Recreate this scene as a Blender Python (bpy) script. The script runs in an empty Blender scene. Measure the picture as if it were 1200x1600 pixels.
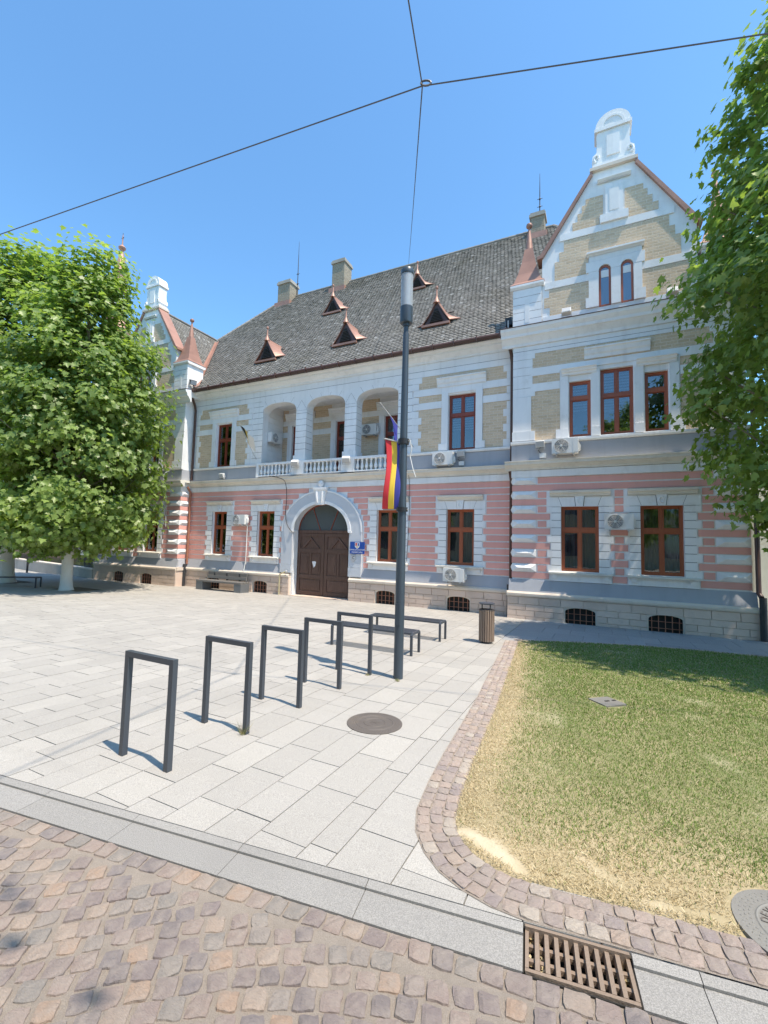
import bpy, bmesh, math, random
import numpy as np
from mathutils import Matrix, Vector, noise as mnoise
R = math.radians
rng = random.Random(7)
nr = np.random.default_rng(11)
scene = bpy.context.scene
COL = scene.collection

# ------------------------------------------------------------------ camera, world, sun, exposure
cam = bpy.data.cameras.new('camera'); co = bpy.data.objects.new('camera', cam); COL.objects.link(co)
cam.sensor_fit = 'HORIZONTAL'; cam.sensor_width = 36; cam.lens = 36 * 685.98 / 1200
cam.clip_start = 0.05; cam.clip_end = 2000
yaw, pit, rol = R(-26.0387), R(4.0101), R(1.4835)
F = Vector((math.sin(yaw) * math.cos(pit), math.cos(yaw) * math.cos(pit), math.sin(pit)))
Rt = Vector((math.cos(yaw), -math.sin(yaw), 0)); U = Rt.cross(F)
R2 = Rt * math.cos(rol) + U * math.sin(rol); U2 = -Rt * math.sin(rol) + U * math.cos(rol)
M3 = Matrix((R2, U2, -F)).transposed()
co.matrix_world = Matrix.Translation((0, -14.141, 2.128)) @ M3.to_4x4()
scene.camera = co

SUN = Vector((0.37, -0.090, 0.85)).normalized()          # towards the sun
w = bpy.data.worlds.new('World'); scene.world = w; w.use_nodes = True
nt = w.node_tree; nt.nodes.clear()
sky = nt.nodes.new('ShaderNodeTexSky'); sky.sky_type = 'NISHITA'; sky.sun_disc = False
sky.sun_elevation = math.asin(SUN.z); sky.sun_rotation = math.atan2(SUN.x, SUN.y)
sky.air_density = 1.0; sky.dust_density = 0.6; sky.ozone_density = 1.6; sky.altitude = 200
bg = nt.nodes.new('ShaderNodeBackground'); bg.inputs[1].default_value = 0.15
wo = nt.nodes.new('ShaderNodeOutputWorld')
tint = nt.nodes.new('ShaderNodeMix'); tint.data_type = 'RGBA'; tint.blend_type = 'MULTIPLY'; tint.inputs[0].default_value = 1.0; tint.inputs[7].default_value = (0.585, 0.85, 0.945, 1)
nt.links.new(sky.outputs[0], tint.inputs[6]); nt.links.new(tint.outputs[2], bg.inputs[0]); nt.links.new(bg.outputs[0], wo.inputs[0])
sl = bpy.data.lights.new('sun', 'SUN'); sl.energy = 3.05; sl.angle = R(0.53); sl.color = (1, 0.89, 0.745)
so = bpy.data.objects.new('sun', sl); COL.objects.link(so)
so.rotation_euler = SUN.to_track_quat('Z', 'Y').to_euler(); so.location = (20, -6, 40)
vs = scene.view_settings
vs.view_transform = 'Standard'; vs.look = 'None'; vs.exposure = 1.17; vs.gamma = 1.0; vs.use_curve_mapping = False
scene.render.resolution_x = 768; scene.render.resolution_y = 1024

# ------------------------------------------------------------------ materials
MATS = {}
def nmat(name):
    m = bpy.data.materials.new(name); m.use_nodes = True; t = m.node_tree; t.nodes.clear()
    o = t.nodes.new('ShaderNodeOutputMaterial'); p = t.nodes.new('ShaderNodeBsdfPrincipled')
    t.links.new(p.outputs[0], o.inputs[0]); MATS[name] = m
    return m, t, p
def nd(t, typ, **kw):
    n = t.nodes.new('ShaderNode' + typ)
    for k, v in kw.items():
        if k.startswith('i_'): n.inputs[k[2:].replace('_', ' ')].default_value = v
        else: setattr(n, k, v)
    return n
def L(t, a, b): t.links.new(a, b)
def pos(t): return nd(t, 'NewGeometry').outputs['Position']
def noise(t, vec, scale, detail=4, rough=0.55):
    n = nd(t, 'TexNoise'); n.inputs['Scale'].default_value = scale; n.inputs['Detail'].default_value = detail
    n.inputs['Roughness'].default_value = rough
    if vec is not None: L(t, vec, n.inputs['Vector'])
    return n.outputs['Fac']
def ramp(t, fac, stops, interp='LINEAR'):
    r = nd(t, 'ValToRGB'); r.color_ramp.interpolation = interp
    el = r.color_ramp.elements
    while len(el) > len(stops): el.remove(el[-1])
    while len(el) < len(stops): el.new(0.5)
    for e, (p, c) in zip(el, stops):
        e.position = p; e.color = (c, c, c, 1) if isinstance(c, (int, float)) else (*c, 1)
    L(t, fac, r.inputs[0]); return r.outputs[0]
def mixc(t, fac, a, b, mode='MIX'):
    m = nd(t, 'Mix', data_type='RGBA', blend_type=mode)
    for i, v in ((0, fac), (6, a), (7, b)):
        if isinstance(v, (int, float)): m.inputs[i].default_value = v
        elif isinstance(v, tuple): m.inputs[i].default_value = (*v, 1)
        else: L(t, v, m.inputs[i])
    return m.outputs[2]
def mth(t, op, a, b=0.0):
    m = nd(t, 'Math', operation=op)
    for i, v in ((0, a), (1, b)):
        if isinstance(v, (int, float)): m.inputs[i].default_value = v
        else: L(t, v, m.inputs[i])
    return m.outputs[0]
def bump(t, p, h, strength=0.3, dist=0.01):
    b = nd(t, 'Bump'); b.inputs['Strength'].default_value = strength; b.inputs['Distance'].default_value = dist
    L(t, h, b.inputs['Height']); L(t, b.outputs[0], p.inputs['Normal'])
def rnd(t):
    oi = nd(t, 'ObjectInfo').outputs['Random']; a = nd(t, 'Attribute', attribute_name='rnd').outputs['Fac']
    return mth(t, 'FRACT', mth(t, 'ADD', oi, a))
def plaster(name, col, var=0.10, rough=0.85, dirt=None, b=0.15, per_obj=0.0, fine=60, metal=0.0, streak=0.0):
    m, t, p = nmat(name); P = pos(t)
    n1 = noise(t, P, 0.9, 6); n2 = noise(t, P, fine, 3)
    lo = tuple(c * (1 - var) for c in col); hi = tuple(min(1, c * (1 + var)) for c in col)
    c = mixc(t, ramp(t, n1, [(0.3, 0.0), (0.7, 1.0)]), lo, hi)
    if dirt:
        d = ramp(t, noise(t, P, 2.3, 8, 0.7), [(0.56, 0.0), (0.78, 1.0)])
        c = mixc(t, mth(t, 'MULTIPLY', d, 0.55), c, dirt)
    if streak:
        mp = nd(t, 'Mapping'); mp.inputs['Scale'].default_value = (5.0, 5.0, 0.35); L(t, P, mp.inputs[0])
        s = ramp(t, noise(t, mp.outputs[0], 1.0, 5, 0.6), [(0.52, 0.0), (0.75, 1.0)])
        c = mixc(t, mth(t, 'MULTIPLY', s, streak), c, tuple(x * 0.55 for x in col))
    if per_obj:
        c = mixc(t, rnd(t), c, mixc(t, 1.0, c, (1 - per_obj,) * 3, 'MULTIPLY'))
    L(t, c, p.inputs['Base Color']); p.inputs['Roughness'].default_value = rough; p.inputs['Metallic'].default_value = metal
    bump(t, p, n2, b, 0.01)
    return m
plaster('white', (0.82, 0.82, 0.815), 0.06, dirt=(0.56, 0.53, 0.48), b=0.15, streak=0.26)
plaster('white_side', (0.80, 0.795, 0.78), 0.05, dirt=(0.5, 0.48, 0.44))
plaster('cream', (0.72, 0.68, 0.60), 0.08, dirt=(0.42, 0.39, 0.34), streak=0.25)
plaster('joint', (0.20, 0.205, 0.22), 0.15)
plaster('fan_glass', (0.085, 0.10, 0.105), 0.06, rough=0.22, b=0.0)
plaster('pink', (0.80, 0.40, 0.34), 0.08, dirt=(0.60, 0.36, 0.31), b=0.25, per_obj=0.10, fine=90, streak=0.10)
plaster('greyband', (0.385, 0.395, 0.425), 0.08, dirt=(0.42, 0.42, 0.43), b=0.2, streak=0.2)
plaster('archgrey', (0.57, 0.59, 0.62), 0.05, dirt=(0.4, 0.4, 0.4), b=0.12)
plaster('stone', (0.70, 0.54, 0.435), 0.12, dirt=(0.34, 0.29, 0.25), b=0.5, per_obj=0.16, fine=40)
plaster('stone_ledge', (0.66, 0.57, 0.475), 0.10, dirt=(0.36, 0.32, 0.27), b=0.3)
plaster('copper', (0.37, 0.20, 0.145), 0.22, rough=0.5, dirt=(0.20, 0.10, 0.075), b=0.15, fine=12, metal=0.15)
plaster('brown_metal', (0.085, 0.042, 0.032), 0.2, rough=0.45, b=0.05)
plaster('rust_pipe', (0.33, 0.14, 0.085), 0.2, rough=0.5, b=0.05)
plaster('dark_iron', (0.035, 0.035, 0.037), 0.2, rough=0.6)
plaster('rack_paint', (0.055, 0.064, 0.078), 0.12, rough=0.38, b=0.08, fine=200)
plaster('lamp_paint', (0.050, 0.068, 0.088), 0.10, rough=0.35, b=0.05)
plaster('acwhite', (0.70, 0.70, 0.68), 0.06, rough=0.5, dirt=(0.5, 0.48, 0.42), b=0.03)
plaster('acgrey', (0.16, 0.165, 0.17), 0.1, rough=0.6, b=0.05)
plaster('blackplastic', (0.02, 0.02, 0.022), 0.1, rough=0.45)
plaster('cable_black', (0.03, 0.03, 0.033), 0.1, rough=0.6)
plaster('cable_white', (0.62, 0.62, 0.60), 0.1, rough=0.6)
plaster('wire', (0.10, 0.10, 0.11), 0.1, rough=0.5)
plaster('galv', (0.42, 0.42, 0.41), 0.15, rough=0.5)

plaster('castiron', (0.135, 0.115, 0.10), 0.25, rough=0.55, dirt=(0.20, 0.16, 0.12), b=0.4, fine=80)
plaster('castgrey', (0.20, 0.188, 0.168), 0.15, rough=0.6, dirt=(0.18, 0.16, 0.14), b=0.4, fine=80)
plaster('gratemetal', (0.21, 0.155, 0.115), 0.25, rough=0.6, dirt=(0.15, 0.10, 0.07), b=0.4, fine=90)
plaster('pit', (0.02, 0.018, 0.015), 0.2)  # near-black; the shade inside holes and openings is put into this colour
plaster('curtain', (0.36, 0.36, 0.33), 0.08, b=0.05)
plaster('blind', (0.55, 0.57, 0.60), 0.05, b=0.02)
plaster('room', (0.13, 0.13, 0.135), 0.1)
plaster('chimney_brick_cap', (0.36, 0.33, 0.28), 0.15, dirt=(0.18, 0.17, 0.15))
plaster('trunk_white', (0.66, 0.65, 0.61), 0.10, dirt=(0.33, 0.30, 0.25), b=0.6, fine=25)
plaster('bark', (0.20, 0.17, 0.13), 0.3, dirt=(0.33, 0.31, 0.25), b=0.8, fine=18)
plaster('benchgrey', (0.13, 0.135, 0.14), 0.15, rough=0.5, b=0.1)

plaster('mortar', (0.19, 0.185, 0.175), 0.2, b=0.4)
plaster('far_ground', (0.30, 0.29, 0.27), 0.15, b=0.3)
plaster('walltan', (0.46, 0.40, 0.34), 0.12, dirt=(0.3, 0.26, 0.22), b=0.5)
plaster('neighbour_pink', (0.52, 0.30, 0.26), 0.1, dirt=(0.4, 0.3, 0.27))
plaster('neighbour_cream', (0.60, 0.57, 0.48), 0.1, dirt=(0.4, 0.37, 0.3))
plaster('yellow_pipe', (0.52, 0.45, 0.27), 0.1, rough=0.4)
plaster('chrome_dark', (0.12, 0.12, 0.12), 0.1, rough=0.3, metal=0.7)
plaster('litter', (0.7, 0.7, 0.68), 0.05)
plaster('red_cloth', (0.62, 0.035, 0.045), 0.08, rough=0.7, b=0.05)
plaster('yellow_cloth', (0.85, 0.58, 0.06), 0.05, rough=0.7, b=0.05)
plaster('blue_cloth', (0.055, 0.06, 0.34), 0.06, rough=0.7, b=0.05)
plaster('white_cloth', (0.78, 0.77, 0.75), 0.03, rough=0.7, b=0.05)
plaster('black_cloth', (0.02, 0.02, 0.022), 0.05, rough=0.7, b=0.05)
plaster('sign_blue', (0.012, 0.075, 0.36), 0.04, rough=0.35, b=0.02)
plaster('sign_white', (0.8, 0.8, 0.8), 0.02, rough=0.4, b=0.02)
plaster('sign_red', (0.55, 0.08, 0.07), 0.02, rough=0.4, b=0.02)
plaster('sign_gold', (0.62, 0.42, 0.08), 0.02, rough=0.4, b=0.02)
plaster('sign_grey', (0.45, 0.46, 0.47), 0.05, rough=0.5, b=0.02)
plaster('fencewood', (0.16, 0.12, 0.09), 0.3, b=0.3)
plaster('soil', (0.13, 0.10, 0.07), 0.3, b=0.8, fine=60)

def wood(name, a, b, scale=1.0, vertical=True, rough=0.6):
    m, t, p = nmat(name); P = pos(t)
    mp = nd(t, 'Mapping'); mp.inputs['Scale'].default_value = (22 * scale, 22 * scale, 1.6) if vertical else (1.6, 22 * scale, 22 * scale)
    L(t, P, mp.inputs[0]); n = noise(t, mp.outputs[0], 1.6, 6, 0.65)
    c = mixc(t, ramp(t, n, [(0.3, 0.0), (0.7, 1.0)]), a, b)
    c = mixc(t, mth(t, 'MULTIPLY', rnd(t), 0.35), c, tuple(x * 0.5 for x in a))
    L(t, c, p.inputs['Base Color']); p.inputs['Roughness'].default_value = rough; bump(t, p, n, 0.35, 0.004)
wood('window_wood', (0.34, 0.085, 0.036), (0.44, 0.125, 0.055), rough=0.4)
wood('window_wood_dark', (0.22, 0.042, 0.022), (0.29, 0.065, 0.034), rough=0.4)
wood('door_wood', (0.085, 0.044, 0.031), (0.165, 0.092, 0.068), rough=0.55)
wood('bin_wood', (0.24, 0.165, 0.12), (0.38, 0.28, 0.21))
wood('bench_wood', (0.15, 0.14, 0.13), (0.25, 0.235, 0.22), vertical=False)

def brickmat(name, c1, c2, mortar):
    m, t, p = nmat(name); P = pos(t)
    sx = nd(t, 'SeparateXYZ'); L(t, P, sx.inputs[0]); cx = nd(t, 'CombineXYZ')
    L(t, mth(t, 'ADD', sx.outputs[0], sx.outputs[1]), cx.inputs[0]); L(t, sx.outputs[2], cx.inputs[1])
    wob = nd(t, 'TexNoise'); wob.inputs['Scale'].default_value = 9; L(t, P, wob.inputs['Vector'])
    mx = nd(t, 'Mix', data_type='VECTOR'); mx.inputs[0].default_value = 0.012; L(t, cx.outputs[0], mx.inputs[4]); L(t, wob.outputs['Color'], mx.inputs[5])
    b = nd(t, 'TexBrick', offset=0.5); L(t, mx.outputs[1], b.inputs['Vector'])
    b.inputs['Scale'].default_value = 1.0; b.inputs['Brick Width'].default_value = 0.26; b.inputs['Row Height'].default_value = 0.088
    b.inputs['Mortar Size'].default_value = 0.011; b.inputs['Mortar Smooth'].default_value = 0.3; b.inputs['Bias'].default_value = -0.1
    b.inputs['Color1'].default_value = (*c1, 1); b.inputs['Color2'].default_value = (*c2, 1); b.inputs['Mortar'].default_value = (*mortar, 1)
    n = noise(t, P, 26, 4); c = mixc(t, ramp(t, n, [(0.3, 0.0), (0.75, 0.5)]), b.outputs['Color'], tuple(x * 0.6 for x in c1))
    L(t, c, p.inputs['Base Color']); p.inputs['Roughness'].default_value = 0.9
    h = mth(t, 'ADD', mth(t, 'MULTIPLY', b.outputs['Fac'], -1.0), mth(t, 'MULTIPLY', n, 0.6)); bump(t, p, h, 0.8, 0.012)
brickmat('brick', (0.78, 0.605, 0.42), (0.63, 0.47, 0.31), (0.80, 0.68, 0.54))
brickmat('chimney_brick', (0.33, 0.28, 0.20), (0.25, 0.21, 0.15), (0.36, 0.33, 0.28))

def glassmat(name, tint, gl):
    m = bpy.data.materials.new(name); m.use_nodes = True; t = m.node_tree; t.nodes.clear(); MATS[name] = m
    o = t.nodes.new('ShaderNodeOutputMaterial')
    tr = nd(t, 'BsdfTransparent'); tr.inputs[0].default_value = (*tint, 1)
    g = nd(t, 'BsdfGlossy'); g.inputs['Roughness'].default_value = 0.015; g.inputs[0].default_value = (0.95, 0.97, 1, 1)
    fr = nd(t, 'Fresnel'); fr.inputs[0].default_value = gl
    wv = noise(t, pos(t), 1.7, 2); bp = nd(t, 'Bump'); bp.inputs['Strength'].default_value = 0.03; bp.inputs['Distance'].default_value = 0.05
    L(t, wv, bp.inputs['Height']); L(t, bp.outputs[0], g.inputs['Normal'])
    mx = nd(t, 'MixShader'); L(t, fr.outputs[0], mx.inputs[0]); L(t, tr.outputs[0], mx.inputs[1]); L(t, g.outputs[0], mx.inputs[2])
    L(t, mx.outputs[0], o.inputs[0])
glassmat('glass', (0.62, 0.66, 0.68), 2.1)
glassmat('lamp_glass', (0.93, 0.95, 0.96), 1.45)
t = MATS['lamp_glass'].node_tree; o_ = [n for n in t.nodes if n.type == 'OUTPUT_MATERIAL'][0]; old = o_.inputs[0].links[0].from_socket
df = nd(t, 'BsdfDiffuse'); df.inputs[0].default_value = (0.72, 0.77, 0.82, 1); mz = nd(t, 'MixShader'); mz.inputs[0].default_value = 0.4
L(t, old, mz.inputs[1]); L(t, df.outputs[0], mz.inputs[2]); L(t, mz.outputs[0], o_.inputs[0])

def tilemat(name):
    m, t, p = nmat(name); P = pos(t); r = rnd(t)
    c = ramp(t, r, [(0.0, (0.205, 0.195, 0.176)), (0.45, (0.235, 0.223, 0.20)), (0.85, (0.265, 0.25, 0.222)), (0.95, (0.29, 0.273, 0.242)), (0.96, (0.34, 0.33, 0.31)), (1.0, (0.46, 0.45, 0.42))])  # palest few tiles are sun glints painted into the colour
    moss = ramp(t, noise(t, P, 0.55, 8, 0.7), [(0.50, 0.0), (0.68, 1.0)])
    c = mixc(t, mth(t, 'MULTIPLY', moss, 0.38), c, (0.115, 0.105, 0.06))
    f = noise(t, P, 30, 4); c = mixc(t, mth(t, 'MULTIPLY', f, 0.4), c, (0.07, 0.07, 0.065))
    L(t, c, p.inputs['Base Color']); p.inputs['Roughness'].default_value = 0.75; bump(t, p, f, 0.4, 0.01)
tilemat('tile')
plaster('underlay', (0.06, 0.057, 0.05), 0.2)

def granite(name, base, var, warm):
    m, t, p = nmat(name); P = pos(t); r = rnd(t)
    c = mixc(t, r, tuple(x * (1 - var) for x in base), tuple(min(1, x * (1 + var)) for x in base))
    c = mixc(t, ramp(t, mth(t, 'FRACT', mth(t, 'MULTIPLY', r, 7.13)), [(0.72, 0.0), (0.9, 0.35)]), c, warm)
    sp = noise(t, P, 190, 2, 0.8); c = mixc(t, ramp(t, sp, [(0.36, 0.0), (0.66, 1.0)]), mixc(t, 1.0, c, (0.66, 0.66, 0.67), 'MULTIPLY'), mixc(t, 1.0, c, (1.2, 1.2, 1.2), 'MULTIPLY'))
    st = ramp(t, noise(t, P, 0.7, 7, 0.65), [(0.50, 0.0), (0.74, 1.0)]); c = mixc(t, mth(t, 'MULTIPLY', st, 0.35), c, tuple(x * 0.62 for x in base))
    sc = nd(t, 'Mapping'); sc.inputs['Scale'].default_value = (0.35, 2.6, 1); sc.inputs['Rotation'].default_value = (0, 0, 0.4); L(t, P, sc.inputs[0])
    st2 = ramp(t, noise(t, sc.outputs[0], 1.1, 5, 0.6), [(0.58, 0.0), (0.66, 1.0), (0.7, 0.2)]); c = mixc(t, mth(t, 'MULTIPLY', st2, 0.16), c, tuple(x * 0.6 for x in base))
    vo = nd(t, 'TexVoronoi'); vo.inputs['Scale'].default_value = 1.5; L(t, P, vo.inputs['Vector']); c = mixc(t, mth(t, 'MULTIPLY', ramp(t, vo.outputs['Distance'], [(0.026, 1.0), (0.036, 0.0)]), 0.75), c, (0.11, 0.105, 0.10))
    L(t, c, p.inputs['Base Color']); p.inputs['Roughness'].default_value = 0.72; bump(t, p, sp, 0.25, 0.004)
granite('paver', (0.40, 0.376, 0.340), 0.04, (0.49, 0.46, 0.41))
granite('kerb', (0.30, 0.285, 0.263), 0.05, (0.39, 0.375, 0.35))
granite('paver_grey', (0.31, 0.315, 0.32), 0.10, (0.33, 0.33, 0.32))

def cobblemat(name, cols):
    m, t, p = nmat(name); P = pos(t); r = rnd(t)
    n = len(cols); c = ramp(t, r, [(i / n, cc) for i, cc in enumerate(cols)], 'CONSTANT')
    mp = nd(t, 'Mapping'); mp.inputs['Rotation'].default_value = (0, 0, 0.6); mp.inputs['Scale'].default_value = (1, 3.5, 1); L(t, P, mp.inputs[0])
    f = noise(t, mp.outputs[0], 55, 6, 0.7); g = noise(t, P, 14, 4)
    c = mixc(t, ramp(t, f, [(0.38, 0.0), (0.72, 0.8)]), c, mixc(t, 1.0, c, (1.55, 1.5, 1.45), 'MULTIPLY'))
    c = mixc(t, ramp(t, g, [(0.40, 0.0), (0.72, 0.7)]), c, (0.37, 0.31, 0.26)); c = mixc(t, 0.30, c, (0.47, 0.39, 0.335))
    L(t, c, p.inputs['Base Color']); p.inputs['Roughness'].default_value = 0.7; bump(t, p, mth(t, 'ADD', f, mth(t, 'MULTIPLY', g, 0.8)), 0.9, 0.014)
cobblemat('cobble', [(0.16, 0.125, 0.125), (0.23, 0.17, 0.145), (0.125, 0.108, 0.115), (0.29, 0.225, 0.18), (0.19, 0.15, 0.14), (0.21, 0.185, 0.165), (0.135, 0.12, 0.13), (0.33, 0.25, 0.19), (0.22, 0.165, 0.15), (0.18, 0.17, 0.155), (0.33, 0.215, 0.14), (0.15, 0.12, 0.125), (0.27, 0.20, 0.17)])
cobblemat('cobble_border', [(0.30, 0.225, 0.19), (0.36, 0.275, 0.23), (0.26, 0.205, 0.185), (0.34, 0.26, 0.21), (0.26, 0.21, 0.19), (0.35, 0.26, 0.20), (0.22, 0.18, 0.18), (0.40, 0.35, 0.29), (0.28, 0.22, 0.20)])

def bedmat():
    m, t, p = nmat('road_bed'); P = pos(t); f = noise(t, P, 260, 3, 0.8); g = noise(t, P, 9, 5, 0.65)
    c = mixc(t, ramp(t, f, [(0.32, 0.0), (0.68, 1.0)]), (0.33, 0.27, 0.22), (0.56, 0.475, 0.395)); c = mixc(t, ramp(t, g, [(0.4, 0.0), (0.7, 0.7)]), c, (0.37, 0.31, 0.255))
    L(t, c, p.inputs['Base Color']); p.inputs['Roughness'].default_value = 0.95; bump(t, p, mth(t, 'ADD', f, mth(t, 'MULTIPLY', g, 1.5)), 1.0, 0.012)
bedmat()
def lawnmat():
    m, t, p = nmat('lawn_ground'); P = pos(t)
    a = noise(t, P, 1.3, 6, 0.6); f = noise(t, P, 45, 4, 0.7)
    c = mixc(t, ramp(t, a, [(0.35, 0.0), (0.65, 1.0)]), (0.40, 0.32, 0.19), (0.28, 0.235, 0.13))
    c = mixc(t, ramp(t, f, [(0.3, 0.0), (0.8, 0.7)]), c, (0.43, 0.35, 0.22))
    lu = nd(t, 'Attribute', attribute_name='lush').outputs['Fac']; c = mixc(t, lu, c, mixc(t, ramp(t, f, [(0.3, 0.0), (0.8, 0.8)]), (0.12, 0.135, 0.045), (0.30, 0.28, 0.13)))
    at = nd(t, 'Attribute', attribute_name='sand').outputs['Fac']
    c = mixc(t, at, c, (0.56, 0.47, 0.33))
    L(t, c, p.inputs['Base Color']); p.inputs['Roughness'].default_value = 0.95; bump(t, p, f, 0.7, 0.01)
lawnmat()
def grassmat():
    m, t, p = nmat('grass'); o = [n for n in t.nodes if n.type == 'OUTPUT_MATERIAL'][0]
    g = nd(t, 'Attribute', attribute_name='green').outputs['Fac']; r = nd(t, 'Attribute', attribute_name='rnd').outputs['Fac']
    dry = mixc(t, r, (0.46, 0.36, 0.19), (0.68, 0.57, 0.36)); gr = mixc(t, r, (0.11, 0.185, 0.025), (0.25, 0.35, 0.07))
    c = mixc(t, g, dry, gr); L(t, c, p.inputs['Base Color']); p.inputs['Roughness'].default_value = 0.6
    tl = nd(t, 'BsdfTranslucent'); L(t, c, tl.inputs[0]); mx = nd(t, 'MixShader'); mx.inputs[0].default_value = 0.25
    L(t, p.outputs[0], mx.inputs[1]); L(t, tl.outputs[0], mx.inputs[2]); L(t, mx.outputs[0], o.inputs[0])
grassmat()
def leafmat(name, a, b, c3):
    m, t, p = nmat(name); o = [n for n in t.nodes if n.type == 'OUTPUT_MATERIAL'][0]
    r = nd(t, 'Attribute', attribute_name='rnd').outputs['Fac']
    c = ramp(t, r, [(0.0, a), (0.6, b), (0.93, b), (1.0, c3)])
    L(t, c, p.inputs['Base Color']); p.inputs['Roughness'].default_value = 0.42; p.inputs['Specular IOR Level'].default_value = 0.45
    tl = nd(t, 'BsdfTranslucent'); L(t, mixc(t, 1.0, c, (1.5, 1.6, 0.7), 'MULTIPLY'), tl.inputs[0])
    mx = nd(t, 'MixShader'); mx.inputs[0].default_value = 0.45
    L(t, p.outputs[0], mx.inputs[1]); L(t, tl.outputs[0], mx.inputs[2]); L(t, mx.outputs[0], o.inputs[0])
leafmat('leaf', (0.105, 0.17, 0.042), (0.25, 0.335, 0.095), (0.46, 0.52, 0.20))
leafmat('hedge_leaf', (0.03, 0.06, 0.014), (0.06, 0.10, 0.025), (0.09, 0.13, 0.03))

# ------------------------------------------------------------------ builders
WM = {}                                            # world matrix of every object built here
I4 = Matrix.Identity(4)
def link(o, parent=None, local=False):
    COL.objects.link(o); WM[o.name] = I4
    if parent is not None:
        o.parent = parent
        if local: WM[o.name] = WM.get(parent.name, I4).copy()
        else: o.matrix_parent_inverse = WM.get(parent.name, I4).inverted()
    return o
def thing(name, label, cat, loc=(0, 0, 0), rz=0.0, group=None, kind=None):
    o = bpy.data.objects.new(name, None); o.empty_display_size = 0.2; COL.objects.link(o)
    o.location = loc; o.rotation_euler = (0, 0, rz); WM[o.name] = Matrix.Translation(loc) @ Matrix.Rotation(rz, 4, 'Z')
    return tag(o, label, cat, group, kind)
def tag(o, label=None, cat=None, group=None, kind=None):
    if label: o['label'] = label
    if cat: o['category'] = cat
    if group: o['group'] = group
    if kind: o['kind'] = kind
    return o
def copy_tree(o, parent=None, loc=None, rz=None):
    c = o.copy(); COL.objects.link(c); c.parent = parent
    if loc is not None: c.location = loc
    if rz is not None: c.rotation_euler = (0, 0, rz)
    for ch in list(o.children): copy_tree(ch, c)
    return c
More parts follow.
